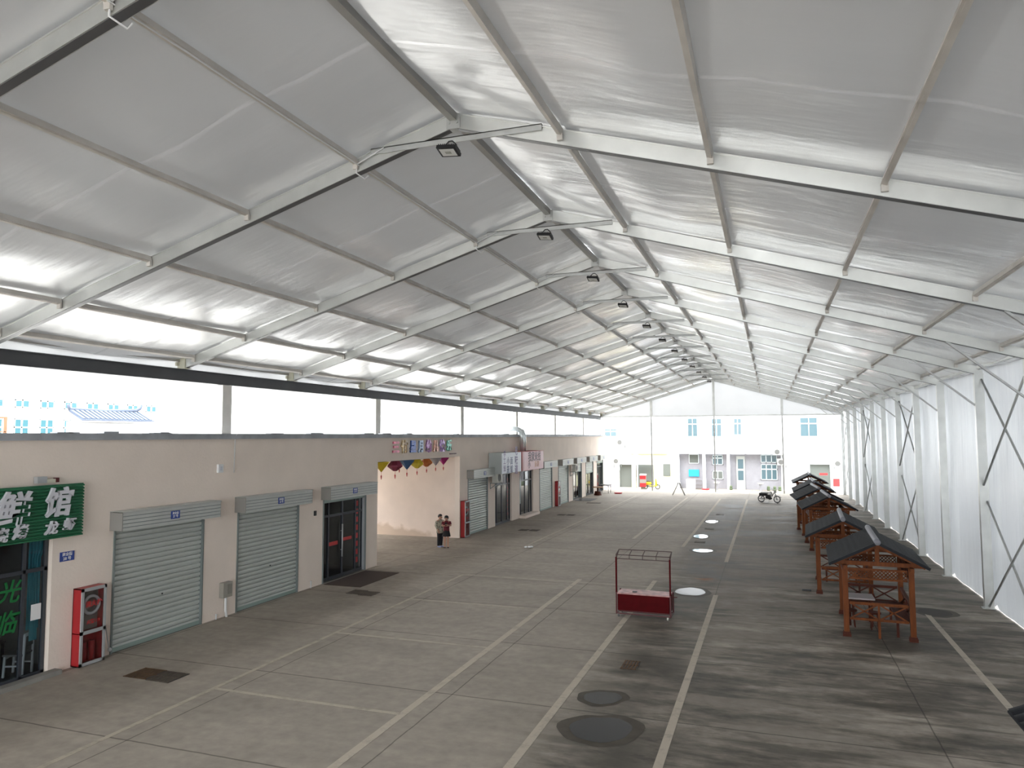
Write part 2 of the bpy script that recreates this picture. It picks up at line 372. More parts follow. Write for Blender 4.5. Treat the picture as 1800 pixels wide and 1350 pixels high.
def side_mesh():
    mb = MB()
    for k in range(len(YS)-1):
        y0, y1 = YS[k], YS[k+1]; ph = random.uniform(0, 6)
        def fn(u, v):
            y = y0+(y1-y0)*u; z = .02+7.33*v
            e = min(1, 4*u, 4*(1-u))
            x = XE+.20+.03*e*(math.sin(u*9+ph+v*1.2)+.6*math.sin(u*21+ph*2+v*2))*(.5+.5*v)+.02*math.sin(v*6+ph)*e
            if v < .001 and (u < .02 or u > .98): z += .10
            return (x, y, z)
        mb.grid(fn, 26, 14)
    return mb
S('wall_right', side_mesh(), M['side'], smooth=True)
# gable skirt at the far end and the narrow fabric strip over the left beam
g = MB(); yg = 70.62
g.add([(XR-HW, yg, 7.05), (XE+.1, yg, 7.05), (XE+.1, yg, zroof(XE)+.05), (XR, yg, ZR+.08), (XR-HW, yg, zroof(XR-HW)+.06)], [(0, 1, 2, 3, 4)])
S('wall_back', g, M['gable'])
v_ = MB(); v_.grid(lambda u, v: (-15.66+.025*math.sin(u*300)*(1-v), -14.2+84.8*u, 7.12+.25*v), 320, 3)
S('trim_%d' % (tn[0]+1), v_, M['gable'], smooth=True); tn[0] += 1

# ------------------------------------------------------------------ tent frames
ordn = ['first', 'second', 'third', 'fourth', 'fifth', 'sixth', 'seventh', 'eighth', 'ninth', 'tenth', 'eleventh', 'twelfth', 'thirteenth']
RD = .25
for i, y in enumerate(YS):
    if i < 4: lab = 'white aluminium tent frame behind the viewpoint'
    elif i == 4: lab = 'nearest aluminium roof frame, only its left rafter crossing the top left corner of the photo'
    elif i == 17: lab = 'farthest aluminium tent frame, at the grey end gable'
    else: lab = 'aluminium tent frame spanning the hall, %s one with a visible ridge, counted from the camera' % ordn[i-5]
    fr = thing('tent_frame', lab, 'tent frame', (XR, y, 0), 0, 'aluminium portal frames carrying the tent roof')
    nrm = Vector((SL, 0, 1)).normalized()
    for side in (-1, 1):
        a = Vector((XR, y, ZR-RD/2-.02)); xe = XR+side*(HW-(.15 if side < 0 else 0))
        b = Vector((xe, y, zroof(xe)-RD/2-.02))
        mb = MB(); d = (b-a).normalized(); r = Vector((0, 1, 0)); u = d.cross(r) if d.cross(r).z > 0 else r.cross(d)
        # box profile with keder lips top and bottom
        mb.beam(a, b, .125, RD-.03, u); mb.beam(a+u*(RD/2-.012), b+u*(RD/2-.012), .15, .02, u); mb.beam(a-u*(RD/2-.012), b-u*(RD/2-.012), .15, .02, u)
        mb.mi = 1; mb.beam(a-u*(RD/2), b-u*(RD/2), .118, .008, u); mb.mi = 0  # dark strip puts the shade of the rafter underside into the colour
        mb.build('rafter', [M['alu'], M['underside_shade']], fr, world=True)
    rb = MB(); rb.box(XR-.12, XR+.12, y-.085, y+.085, ZR-.30, ZR-.06); rb.cyl((XR-.07, y-.11, ZR-.2), .022, .22, 8, 'y'); rb.cyl((XR+.07, y-.11, ZR-.2), .022, .22, 8, 'y')
    rb.build('ridge_bracket', M['galv'], fr, world=True)
    # right post with base plate
    pb = MB(); pb.box(XE-.12, XE+.10, y-.065, y+.065, .02, zroof(XE)-.12); pb.box(XE-.135, XE-.115, y-.08, y+.08, .02, 7.1); pb.box(XE+.095, XE+.115, y-.08, y+.08, .02, 7.1)
    pb.build('post', M['alu'], fr, world=True)
    MB().box(XE-.2, XE+.14, y-.14, y+.14, 0, .02).build('base_plate', M['galv'], fr, world=True)
    sp_ = MB(); sp_.box(XR-HW+.03, XR-HW+.28, y-.10, y+.06, 7.12, 7.42); sp_.box(XR-HW-.02, XR-HW+.33, y-.14, y+.10, 7.12, 7.14)
    sp_.box(XR-HW+.04, XR-HW+.09, y-.20, y-.1, 7.2, 7.3)
    sp_.build('eave_bracket', M['cream'], fr, world=True)
    kb = MB(); kb.beam((4.32, y-.02, zroof(4.32)-.27), (XE-.13, y-.02, 6.12), .07, .05); kb.build('knee_brace', M['galv'], fr, world=True)
    if i >= 5 and i < 17:
        tb = MB(); zt = 10.07; tb.box(-6.3, -3.25, y-.10, y-.075, zt-.05, zt+.05); tb.box(-6.3, -3.25, y-.10, y-.03, zt+.035, zt+.05)
        tb.build('collar_tie', M['galv'], fr, world=True)
    if i < len(YS)-1:
        y1 = YS[i+1]
        for side in (-1, 1):
            for t in PUR:
                x = XR+side*t; z = zroof(x)-.075
                mb = MB(); th = math.atan(SL)*(-side)
                u = Vector((side*SL, 0, 1)).normalized()
                mb.beam((x, y+.075, z), (x, y1-.075, z), .075, .10, u)
                mb.beam((x, y+.075, z-.052), (x, y1-.075, z-.052), .05, .012, u)
                mb.box(x-.045, x+.045, y1-.12, y1-.075, z-.14, z-.04)
                mb.build('purlin', M['purlin'], fr, world=True)
        MB().beam((XR, y+.08, ZR-.10), (XR, y1-.08, ZR-.10), .12, .13).build('ridge_purlin', M['alu_grey'], fr, world=True)
        MB().beam((XE-.02, y+.07, 7.28), (XE-.02, y1-.07, 7.28), .10, .10).build('eave_purlin', M['alu'], fr, world=True)
        xl = XR-HW+.08; MB().beam((xl, y+.07, 7.36), (xl, y1-.1, 7.36), .06, .09).build('eave_purlin', M['alu_grey'], fr, world=True)
# diagonal braces in every third bay of the side wall
nb = 0
for k, wh in ((7, 'nearest'), (10, 'second nearest'), (13, 'third nearest'), (16, 'farthest')):
    y0, y1 = YS[k], YS[k+1]
    br = thing('cross_bracing', 'two stacked steel cross braces on the white right side wall, %s braced bay' % wh, 'bracing', (XE, (y0+y1)/2, 0), 0, 'cross braced bays of the side wall')
    for (za, zb) in ((6.9, 3.7), (3.2, .08)):
        for a, b, dx in ((y0+.09, y1-.09, -.02), (y1-.09, y0+.09, .05)):
            MB().tube([(XE+dx, a, za), (XE+dx, b, zb)], .033, 8).build('brace_rod', M['galv'], br, world=True, smooth=True)
# gable posts
for x, wh in ((-10.62, 'left'), (-4.82, 'middle'), (1.13, 'right')):
    gp = thing('gable_post', '%s slim grey post of the far open gable, from ground to roof' % wh, 'post', (x, 70.5, 0), 0, 'gable posts')
    MB().box(x-.055, x+.055, 70.44, 70.56, 0, 7.0).build('lower_post', M['alu_grey'], gp, world=True)
    MB().box(x-.11, x+.11, 70.42, 70.58, 7.0, zroof(x)-.2).build('upper_post', M['alu'], gp, world=True)
gb = thing('gable_beam', 'long horizontal aluminium rail under the grey fabric of the far gable', 'beam', (XR, 70.5, 7.0))
MB().box(-15.5, XE, 70.45, 70.57, 6.98, 7.1).build('rail', M['alu'], gb, world=True)
# floodlights on the collar ties
fl = None
for i in range(5, 17):
    y = YS[i]; lab = 'black floodlight hung below the ridge tie, %s in the row from the camera' % ordn[i-5]
    if fl is None:
        fl = thing('floodlight', lab, 'floodlight', (-4.80, y-.12, 10.02), 0, 'floodlights under the ridge'); first = fl
        hs = MB(); hs.box(-.17, .17, -.13, .13, -.19, -.13); 
        for k in range(9): hs.box(-.15+k*.0375-.006, -.15+k*.0375+.006, -.11, .11, -.13, -.095)
        M_ = Matrix.Rotation(math.radians(-14), 4, 'X') @ Matrix.Rotation(math.radians(6), 4, 'Y')
        hs.xf(M_); h_ = hs.build('housing', M['black'], fl, bevel=.006)
        MB().box(-.13, .13, -.09, .09, -.196, -.188).xf(M_).build('lens', mat('led_lens', (.62, .62, .6, 1), .15), fl)
        MB().box(-.05, .05, -.03, .03, -.200, -.194).xf(M_).build('led_chip', mat('led_chip', (.3, .3, .27, 1), .4), fl)
        MB().tube([(-.12, .0, -.16), (-.10, 0, -.05), (-.03, 0, .02), (.03, 0, .02), (.10, 0, -.05), (.12, 0, -.16)], .012, 6).build('yoke', M['black'], fl, smooth=True)
    else:
        c = copy_tree(first); c.location.y = y-.12; c['label'] = lab
# white cable clipped along the first left purlin and its clamps at each rafter
pc = thing('power_cable', 'thin white power cable running along the first purlin left of the ridge', 'cable', (XR-1.82, 5.8, 9.9))
x = XR-1.82; z = zroof(x)
MB().tube([(x+.05, YS[4]-2+q*.5, z-.14-.012*abs(math.sin(q))) for q in range(0, 133)], .011, 5).build('cable_run', M['white'], pc, world=True, smooth=True)
for i in range(4, 17):
    y = YS[i]
    cb = MB(); cb.tube([(x+.02, y-.09, z-.02), (x+.02, y-.10, z-.29), (x+.06, y+.10, z-.33), (x+.14, y+.10, z-.28)], .013, 6)
    cb.tube([(x+.02, y-.10, z-.14), (x+.55, y-.11, 10.10)], .012, 6)
    cb.build('cable_loop', M['white'], pc, world=True, smooth=True)

# ------------------------------------------------------------------ left shop building
OP = [(-3.4, -.4), (1.0, 4.0), (5.4, 8.4), (9.4, 12.18), (13.78, 16.80), (18.18, 21.22), (22.65, 25.60), None, (35.98, 38.88), (40.10, 43.0), (44.52, 47.35), (48.78, 51.9), (53.6, 56.5), (57.95, 60.85), (62.35, 65.2), (66.65, 69.3)]
A0, A1, AZ, PZ = 26.52, 34.93, 4.17, 5.22; YE = 70.5; OH = 2.95
wl = MB(); t = .28; YF = -25
seq = sorted([o for o in OP if o]+[(A0, A1)])
y = -25
for (a, b) in seq:
    wl.box(XL-t, XL, y, a, 0, PZ)
    top = AZ if a == A0 else (3.0 if a != 9.4 else 3.1)
    wl.box(XL-t, XL, a, b, top, PZ); y = b
wl.box(XL-t, XL, y, YE, 0, PZ)
wl.box(-23.3, XL-t, YE-.3, YE, 0, PZ)
S('wall_left', wl, M['plaster'])
# alley flanks, soffit, the flat roof and the dark rooms
wa = MB(); wa.box(-23.3, XL-t, A1, A1+.25, 0, 4.9); wa.box(-23.3, XL-t, A0-.25, A0, 0, 4.9)
S('wall_alley', wa, M['plaster2'])
rs = MB(); rs.box(-23.3, XL-t, -25, YE-.3, 4.9, 5.0); rs.box(-23.3, XL-t, A0, A1, AZ, AZ+.12)
S('ceiling_shops', rs, M['pillar'])
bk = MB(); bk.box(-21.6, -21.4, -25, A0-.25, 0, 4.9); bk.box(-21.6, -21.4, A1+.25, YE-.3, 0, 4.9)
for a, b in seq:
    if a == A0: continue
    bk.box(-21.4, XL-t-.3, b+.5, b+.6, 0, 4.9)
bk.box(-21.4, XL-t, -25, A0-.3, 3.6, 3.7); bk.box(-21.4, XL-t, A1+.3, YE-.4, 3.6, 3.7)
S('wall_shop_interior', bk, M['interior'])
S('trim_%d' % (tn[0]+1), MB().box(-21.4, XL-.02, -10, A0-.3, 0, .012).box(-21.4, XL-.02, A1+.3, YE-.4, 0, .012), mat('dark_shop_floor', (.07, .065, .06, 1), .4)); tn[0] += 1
cp = MB(); random.seed(5)
cp.box(XL-t-.05, XL+.07, -25, YE+.06, 5.15, 5.30); cp.box(XL-t-.06, XL+.09, -25, YE+.08, 5.27, 5.31)
S('trim_%d' % (tn[0]+1), cp, M['coping']); tn[0] += 1
dirt = MB(); 
for k in range(26):
    yy = random.uniform(12, 60); dirt.box(XL-.2, XL+.02, yy, yy+random.uniform(.1, .8), 5.31, 5.31+random.uniform(.015, .05))
S('trim_%d' % (tn[0]+1), dirt, M['coping']); tn[0] += 1
# step under the first shopfront
S('trim_%d' % (tn[0]+1), MB().box(XL, XL+.22, 9.2, 12.35, 0, .10), mat('stone_step', (.25, .24, .22, 1), .7, var=.15)); tn[0] += 1
S('trim_%d' % (tn[0]+1), MB().box(XL-.2, XL+.42, 44.4, 47.5, 0, .16), M['plaster']); tn[0] += 1
# pillars on the roof and the dark beam
pil_lab = ['first', 'second', 'third', 'fourth', 'fifth', 'sixth', 'seventh', 'eighth', 'ninth']
for k, y in enumerate((-18., -9., 0., 9., 18.0, 27.08, 36.0, 45.0, 54.0, 63.0, 69.9)):
    lab = ('square pale roof pillar carrying the dark beam, %s one visible from the left edge' % pil_lab[k-4]) if k >= 4 else 'square pale roof pillar carrying the dark beam, outside the view'
    p = MB().box(XL-.70, XL-.32, y-.20, y+.20, 4.95, 6.77); o = p.build('roof_pillar', M['pillar'], None)
    tag(o, lab, 'pillar', 'pillars between shop roof and beam')
bm = thing('steel_beam', 'long dark grey steel beam running above the shop roof under the tent eave', 'beam', (-15.6, 30, 6.78))
MB().box(-15.62, -15.59, -24.5, 70.6, 6.79, 7.11).build('web', M['darkbeam'], bm, world=True)
MB().box(-15.72, -15.46, -24.5, 70.6, 7.095, 7.12).box(-15.72, -15.46, -24.5, 70.6, 6.78, 6.80).build('flange', M['darkbeam'], bm, world=True)
MB().box(-15.56, -15.53, -24.5, 70.6, 6.80, 7.10).build('face_plate', M['darkbeam'], bm, world=True)

def plate(y, z, x, parent, wd=.30, ht=.2, s1='商业街', s2='27 号'):
    p = MB().box(x, x+.012, y-wd/2, y+wd/2, z-ht/2, z+ht/2).build('number_plate', M['blue'], parent, world=True, label='blue enamel number plate')
    tmb = text_mb(s1, wd*.24, .001, .002).xf(face_px(x+.014, y, z+ht*.2)); tmb.join(text_mb(s2, wd*.27, .001, .002).xf(face_px(x+.014, y, z-ht*.2)))
    tmb.build('plate_lettering', M['white'], p, world=True)
    return p
def shutter(a, b, lab, hood=True, bottom=0.05, num=None, closed=True):
    r = thing('roller_shutter', lab, 'shutter', (XL, (a+b)/2, 0), 0, 'roller shutters of the shop row')
    # corrugated curtain: a zigzag sheet of slats
    xs = XL-.06; top = OH+.02; mb = MB(); n = max(1, int((top-bottom)/.122)); vs = []; 
    prof = []
    for k in range(n):
        z = bottom+k*(top-bottom)/n; h = (top-bottom)/n
        prof += [(xs-.02, z), (xs-.018, z+h*.10), (xs+.020, z+h*.22), (xs+.030, z+h*.55), (xs+.022, z+h*.92)]
    prof.append((xs-.02, top))
    for (px, pz) in prof: vs += [(px, a+.03, pz), (px, b-.03, pz)]
    mb.add(vs, [(2*k, 2*k+1, 2*k+3, 2*k+2) for k in range(len(prof)-1)])
    mb.box(xs-.05, xs-.035, a+.03, b-.03, bottom, top)
    cu = mb.build('slat_curtain', M['shutter'], r, world=True)
    if bottom < .2: MB().cyl((xs+.03, (a+b)/2+.1, 1.12), .022, .012, 10, 'x').build('keyhole', M['black'], cu, world=True)
    MB().box(xs-.02, xs+.035, a+.03, b-.03, bottom-.045, bottom+.07).build('bottom_bar', M['kick'], r, world=True)
    for yy in (a, b-.05):
        MB().box(XL-.11, XL+.03, yy, yy+.05, 0, OH).build('guide_rail', M['rail'], r, world=True)
    if hood:
        h0, h1 = a-.12, b+.22; hx = XL+.40; z0, z1 = 2.96, 3.42
        hb = MB(); hb.box(XL, hx, h0+.03, h1-.01, z1-.02, z1); 
        hb.prism([(XL, 0, z1), (hx+.02, 0, z1-.01), (hx+.02, 0, z1-.03), (XL, 0, z1-.02)], (0, h0, 0), (0, h1, 0))
        for k in range(5):
            zz = z0+k*(z1-z0-.02)/5; hh = (z1-z0-.02)/5
            hb.box(hx-.03, hx, h0+.02, h1-.02, zz, zz+hh*.80); hb.mi = 1; hb.box(hx-.04, hx-.022, h0+.02, h1-.02, zz+hh*.80, zz+hh); hb.mi = 0  # dark strips in the hood grooves, their shade put into the colour
        hh_ = hb.build('hood', [M['hood'], M['rail']], r, world=True)
        for yy in (h0, h1-.02): MB().box(XL, hx-.005, yy, yy+.02, z0, z1-.01).build('hood_end_plate', M['endcap'], hh_, world=True)
        MB().cyl((XL+.2, h0+.03, z0+.22), .15, h1-h0-.06, 14, 'y').build('roll', M['shutter'], r, world=True, smooth=True)
        if num: plate((h0+h1)/2-.02, (z0+z1)/2, hx, r, s2=num)
    return r
def glass_front(a, b, lab, top=OH, handle=True, deco=None, bottomz=0.02):
    r = thing('glass_door', lab, 'door', (XL-.1, (a+b)/2, 0), 0, 'glazed shopfronts')
    x = XL-.14; fw = .07
    mb = MB()
    for yy in (a+.02, a+.52, (a+b)/2-.035, b-.52-fw, b-.02-fw): mb.box(x-.04, x+.03, yy, yy+fw, bottomz, top)
    mb.box(x-.04, x+.03, a+.02, b-.02, top-fw, top); mb.box(x-.04, x+.03, a+.02, b-.02, 2.28, 2.36); mb.box(x-.04, x+.03, a+.02, b-.02, bottomz, .12)
    mb.build('frame', M['blackframe'], r, world=True)
    MB().box(x-.008, x, a+.05, b-.05, .1, top-.05).build('pane', M['glass'], r, world=True)
    return r
# shutters along the row
shutter(1.0, 4.0, 'grey roller shutter outside the view, nearest the camera', num='30 号')
shutter(5.4, 8.4, 'grey roller shutter outside the view beyond the green sign', num='29 号')
shutter(*OP[4], 'large closed grey roller shutter right of the first fire cabinet', num='27 号')
shutter(*OP[5], 'closed grey roller shutter between the grey meter box and the glass door', num='26 号')
shutter(*OP[6], 'rolled-up shutter hood with blue plate above the black glass door', bottom=2.86, num='25 号')
shutter(*OP[8], 'closed roller shutter just right of the alley, behind the second fire cabinet', num='22 号')
shutter(*OP[11], 'closed roller shutter right of the pink sign', num='19 号')
shutter(*OP[12], 'closed roller shutter right of the farthest fire cabinet', num='18 号')
shutter(*OP[13], 'half-raised roller shutter beside the far wall air conditioner', bottom=2.25, num='17 号')
shutter(*OP[14], 'half-raised roller shutter above the far doorway with the stool outside', bottom=1.98, num='16 号')
shutter(*OP[15], 'rolled-up shutter hood at the far end of the shop row', bottom=2.7, num='15 号')
# first shopfront (left edge): dark frames, teal curtain, chairs inside
sf = glass_front(*OP[3], 'dark framed glass shopfront under the green sign at the left edge', top=3.1)
MB().grid(lambda u, v: (XL-.36+.03*math.sin(u*30), 11.90+(.40 if v > .75 else .30)*u, 1.0+2.05*v), 30, 12).build('curtain', M['teal'], sf, world=True, smooth=True)
MB().grid(lambda u, v: (XL-.36+.03*math.sin(u*30), 11.98+.18*u, .75+.5*v), 20, 6).build('curtain', M['teal'], sf, world=True, smooth=True)
text_mb('光', .50, .002, .008, .25).xf(face_px(XL-.125, 11.30, 1.92)).build('door_lettering', M['greentext'], sf, world=True, label='green stuck-on characters')
text_mb('临', .50, .002, .008, .25).xf(face_px(XL-.125, 11.26, 1.28)).build('door_lettering', M['greentext'], sf, world=True, label='green stuck-on characters')
tag(MB().box(XL-.135, XL-.128, 11.83, 12.06, 1.24, 1.58).build('paper_notice', M['white'], None), 'white sheet of paper taped inside the glass near the teal curtain', 'notice')
def dining_chair(loc, rz, lab):
    c = thing('dining_chair', lab, 'chair', loc, rz, 'white chairs inside the first shop')
    for sx in (-1, 1):
        MB().beam((sx*.19, -.19, 0), (sx*.18, -.17, .45), .04, .04).build('leg', M['white'], c)
        MB().beam((sx*.19, .20, 0), (sx*.18, .22, .90), .04, .04).build('leg', M['white'], c)
    MB().box(-.22, .22, -.21, .21, .45, .49).build('seat', M['interior'], c)
    MB().box(-.17, .17, .19, .22, .62, .88).build('backrest', M['interior'], c)
    MB().box(-.18, .18, -.19, -.16, .38, .44).box(-.19, -.16, -.18, .2, .22, .25).box(.16, .19, -.18, .2, .22, .25).box(-.18, .18, .2, .23, .85, .92).build('stretcher', M['white'], c)
dining_chair((XL-.62, 11.95, .012), math.radians(-65), 'white legged dining chair behind the narrow glass pane')
dining_chair((XL-.72, 11.05, .012), math.radians(115), 'white legged dining chair behind the door glass at the left edge')
tg_ = thing('dining_table', 'dark dining table inside the first shop between two white chairs', 'table', (XL-1.2, 11.4, .012))
MB().box(-.4, .4, -.4, .4, .72, .76).build('table_top', M['black'], tg_)
for sx in (-1, 1):
    for sy in (-1, 1): MB().box(sx*.36-.02, sx*.36+.02, sy*.36-.02, sy*.36+.02, 0, .72).build('leg', M['black'], tg_)
# black glass door with red strips
gd = glass_front(*OP[6], 'black glass double door with red strips and a long steel handle', top=2.92)
MB().tube([(XL-.05, 24.02, .75), (XL-.05, 24.02, 1.95)], .028, 8).tube([(XL-.05, 24.02, 1.0), (XL-.12, 24.02, 1.0)], .015, 6).tube([(XL-.05, 24.02, 1.7), (XL-.12, 24.02, 1.7)], .015, 6).build('pull_handle', M['silver'], gd, world=True, smooth=True)
for a, b, z0, z1 in ((23.25, 23.85, 1.22, 1.36), (24.2, 24.8, 1.30, 1.42)):
    MB().box(XL-.136, XL-.13, a, b, z0, z1).build('warning_strip', M['redtext'], gd, world=True, label='red warning strip')
cz = MB()
for k in range(8): cz.box(XL-.136, XL-.13, 25.05, 25.25, .35+k*.31, .55+k*.31); cz.box(XL-.136, XL-.13, 22.75, 22.83, .35+k*.31, .55+k*.31)
cz.build('red_couplet', M['redtext'], gd, world=True, label='vertical column of small red stickers')
MB().box(XL-.16, XL-.02, 25.53, 25.59, .0, 2.9).build('reveal_panel', M['silver'], gd, world=True)
glass_front(*OP[9], 'glass shopfront under the white signboard')
glass_front(*OP[10], 'glass shopfront under the pink signboard')
glass_front(*OP[13], 'dark glass door below the half-raised shutter behind the black mat')
glass_front(*OP[14], 'glass shopfront behind the round wooden stool', top=1.95)
glass_front(*OP[15], 'last glass shopfront at the far end of the shop row')
for yc, lab in ((40.35, 'first'),):
    rc = MB()
    for k in range(9): rc.box(XL-.136, XL-.13, 42.45, 42.62, .4+k*.26, .58+k*.26)
    tag(rc.build('red_couplet_sticker', M['redtext'], None), 'vertical red sticker strip on the glass right of the first air conditioner', 'sticker')
# small wall fittings
tag(MB().box(XL, XL+.012, 12.36, 12.72, 2.42, 2.63).build('number_plate', M['blue'], None), 'blue enamel number plate on the plaster above the first fire cabinet', 'sign')
npo = C.objects[-1] if False else bpy.data.objects['number_plate.005'] if 'number_plate.005' in bpy.data.objects else None
tt = text_mb('商业街', .085, .001, .002).xf(face_px(XL+.014, 12.54, 2.57)); tt.join(text_mb('28 号', .09, .001, .002).xf(face_px(XL+.014, 12.54, 2.475)))
lastplate = [o for o in C.objects if o.name.startswith('number_plate') and o.parent is None][0]
tt.build('plate_lettering', M['white'], lastplate)
def hose_cabinet(y0, lab, h=1.76):
    r = thing('fire_cabinet', lab, 'fire cabinet', (XL, y0, 0), 0, 'red fire hose cabinets')
    x1 = .26; wd = .66
    MB().box(0, x1-.02, 0, .02, .02, h).box(0, x1-.02, wd-.02, wd, .02, h).box(0, x1-.02, 0, wd, h-.02, h).box(0, x1-.02, 0, wd, .02, .04).box(0, .02, 0, wd, .02, h).box(0, x1-.02, 0, wd, .74, .76).build('case', M['red'], r)
    MB().box(.02, .03, .02, wd-.02, .76, h-.03).build('lining', M['endcap'], r)
    d = MB()
    for (a, b, c, e) in ((0, wd, h-.07, h), (0, wd, .02, .09), (0, .06, .02, h), (wd-.06, wd, .02, h), (0, wd, .72, .80)): d.box(x1-.02, x1+.015, a, b, c, e)
    dr = d.build('door', M['silver'], r, label='silver framed glazed door')
    MB().box(x1-.006, x1, .05, wd-.05, .80, h-.06).box(x1-.006, x1, .05, wd-.05, .08, .73).build('pane', M['cabglass'], dr)
    text_mb('消火栓', .15, .001, .004).xf(face_px(x1+.004, wd/2, 1.38)).join(text_mb('火警119', .10, .001, .003).xf(face_px(x1+.004, wd/2, .98))).build('cabinet_lettering', M['redtext'], dr)
    MB().tube([(x1-.07, wd/2+.2*math.cos(k*.3), 1.35+.2*math.sin(k*.3)) for k in range(21)], .035, 8, True).build('hose_reel', M['letters'], r, smooth=True)
    for q in (.2, .42): MB().cyl((x1-.13, q, .09), .065, .42, 12).build('extinguisher', M['red'], r, smooth=True)
    return r
hose_cabinet(12.74, 'red fire cabinet between the dark shopfront and the large shutter')
hose_cabinet(35.02, 'red fire cabinet at the corner of the alley', 1.88)
hose_cabinet(52.65, 'farthest red fire cabinet, between two closed shutters', 1.85)
rod = MB().tube([(XL+.25, 13.40, .86), (XL+.06, 13.72, .12)], .012, 6); rod.ell((XL+.07, 13.72, .14), .05, .05, .05)
tag(rod.build('leaning_rod', M['silver'], None), 'thin metal rod leaning between the fire cabinet and the large shutter', 'rod')
mbx = thing('meter_box', 'grey meter box on the pillar between the two big shutters', 'meter box', (XL, 17.67, 0))
MB().box(0, .16, -.19, .19, .57, 1.0).build('case', mat('beige_grey_box', (.33, .31, .27, 1), .5), mbx, bevel=.01)
MB().box(.16, .17, -.02, .16, .66, .94).build('cover', mat('meter_cover', (.25, .24, .21, 1), .4), mbx)
MB().tube([(.08, 0, .57), (.08, 0, .2), (.10, .03, .0)], .035, 8).build('conduit', M['white'], mbx, smooth=True)
cb = thing('wall_switch_box', 'small white box on the plaster above the two big shutters', 'box', (XL, 17.36, 4.3))
MB().box(0, .07, -.1, .1, -.12, .12).build('case', M['white'], cb); MB().box(.07, .078, -.05, .05, -.06, .06).build('cover', M['letters'], cb)
tag(MB().tube([(XL+.1, 17.97, 5.32), (XL+.03, 17.97, 5.2), (XL+.02, 17.96, 4.15)], .014, 6).build('hanging_cable', M['white'], None, smooth=True), 'thin white cable hanging from the coping above the meter box', 'cable')
for (yy, h, nm) in ((17.35, .12, 'left'), (21.95, .2, 'right')):
    tag(MB().tube([(XL+.03, yy, 0), (XL+.03, yy, h)], .02, 8).cyl((XL+.03, yy, h), .026, .03, 8).build('pipe_stub', M['white'], None, smooth=True), 'short white pipe stub at the wall foot, %s of the second big shutter' % nm, 'pipe')
tag(MB().box(XL, XL+.05, 22.1, 22.2, 2.45, 2.62).build('wall_sensor', M['black'], None), 'tiny black fitting on the plaster left of the black glass door', 'fitting')
# corrugated green sign
gs = thing('shop_sign', 'green corrugated signboard with white characters at the left edge', 'sign', (XL, 11, 3.0))
mb = MB(); n = 17
for k in range(n):
    z = 2.98+k*1.19/n; h = 1.19/n
    mb.prism([(XL+.12, 0, z), (XL+.20, 0, z+h*.15), (XL+.20, 0, z+h*.6), (XL+.165, 0, z+h*.72), (XL+.165, 0, z+h), (XL+.12, 0, z+h)], (0, 6.5, 0), (0, 12.76, 0))
mb.build('panel', M['green'], gs, world=True)
MB().box(XL, XL+.12, 6.6, 12.6, 3.05, 3.1).box(XL, XL+.12, 6.6, 12.6, 4.05, 4.1).build('bracket', M['rail'], gs, world=True)
xx = XL+.235
for ch, yy, zz, s in (('鲜', 11.03, 3.68, .74), ('馆', 12.06, 3.74, .66), ('烧', 10.80, 3.19, .31), ('烤', 11.22, 3.22, .31), ('龙', 11.93, 3.22, .30), ('虾', 12.36, 3.26, .28), ('海', 9.9, 3.68, .74)):
    text_mb(ch, s, .03, .016 if s > .6 else .008, .18).xf(face_px(xx, yy, zz)).build('sign_character', M['letters'], gs, world=True, label='white raised character')
sl = thing('sign_floodlight', 'small floodlight with junction box on top of the green sign', 'lamp', (XL, 11.75, 4.2))
MB().box(.02, .14, -.10, .12, .02, .16).build('housing', M['silver'], sl); MB().box(.04, .12, .12, .34, .02, .10).build('junction_box', M['cream'], sl); MB().box(.04, .13, .34, .42, .02, .12).build('clamp', M['cartdark'], sl)
# two box signs
w1 = thing('box_sign', 'white projecting box sign with blue and violet writing', 'sign', (XL, 39, 3.1))
MB().box(XL+.02, -14.32, 39.0, 42.45, 3.06, 4.25).build('case', mat('sign_side_grey', (.42, .45, .44, 1), .6), w1, world=True)
MB().box(-14.32, -14.30, 39.02, 42.43, 3.08, 4.23).build('face', mat('sign_face_white', (.66, .70, .78, 1), .4), w1, world=True)
mv = mat('violet_lettering', (.22, .18, .35, 1), .5); mbl = mat('navy_lettering', (.12, .15, .28, 1), .5)
text_mb('手\n工\n饺', .40, .002, .006).xf(face_px(-14.295, 39.45, 3.75)).build('sign_lettering', mv, w1, world=True)
text_mb('小\n笼', .48, .002, .004).xf(face_px(-14.295, 40.05, 3.5)).build('sign_lettering', mbl, w1, world=True)
text_mb('面\n馆', .48, .002, .004).xf(face_px(-14.295, 40.65, 3.5)).build('sign_lettering', mbl, w1, world=True)
text_mb('老\n味\n道', .56, .002, .012).xf(face_px(-14.295, 41.5, 3.75)).build('sign_lettering', mv, w1, world=True)
w2 = thing('box_sign', 'pink projecting box sign with a red left edge and dark writing', 'sign', (XL, 45, 3.1))
MB().box(XL+.02, -14.32, 42.62, 47.1, 3.06, 4.25).build('case', mat('sign_side_red', (.42, .03, .03, 1), .5), w2, world=True)
MB().box(-14.32, -14.30, 42.95, 47.08, 3.08, 4.23).build('face', mat('sign_face_pink', (.72, .40, .44, 1), .4), w2, world=True)
MB().box(-14.32, -14.298, 42.62, 42.95, 3.06, 4.25).build('edge_band', M['red'], w2, world=True)
dk = mat('dark_plum_lettering', (.10, .03, .05, 1), .5)
text_mb('我家米线', .66, .002, .012).xf(face_px(-14.295, 45.1, 3.85)).build('sign_lettering', dk, w2, world=True)
text_mb('小', .5, .002, .012).xf(face_px(-14.295, 44.0, 3.38)).build('sign_lettering', dk, w2, world=True)
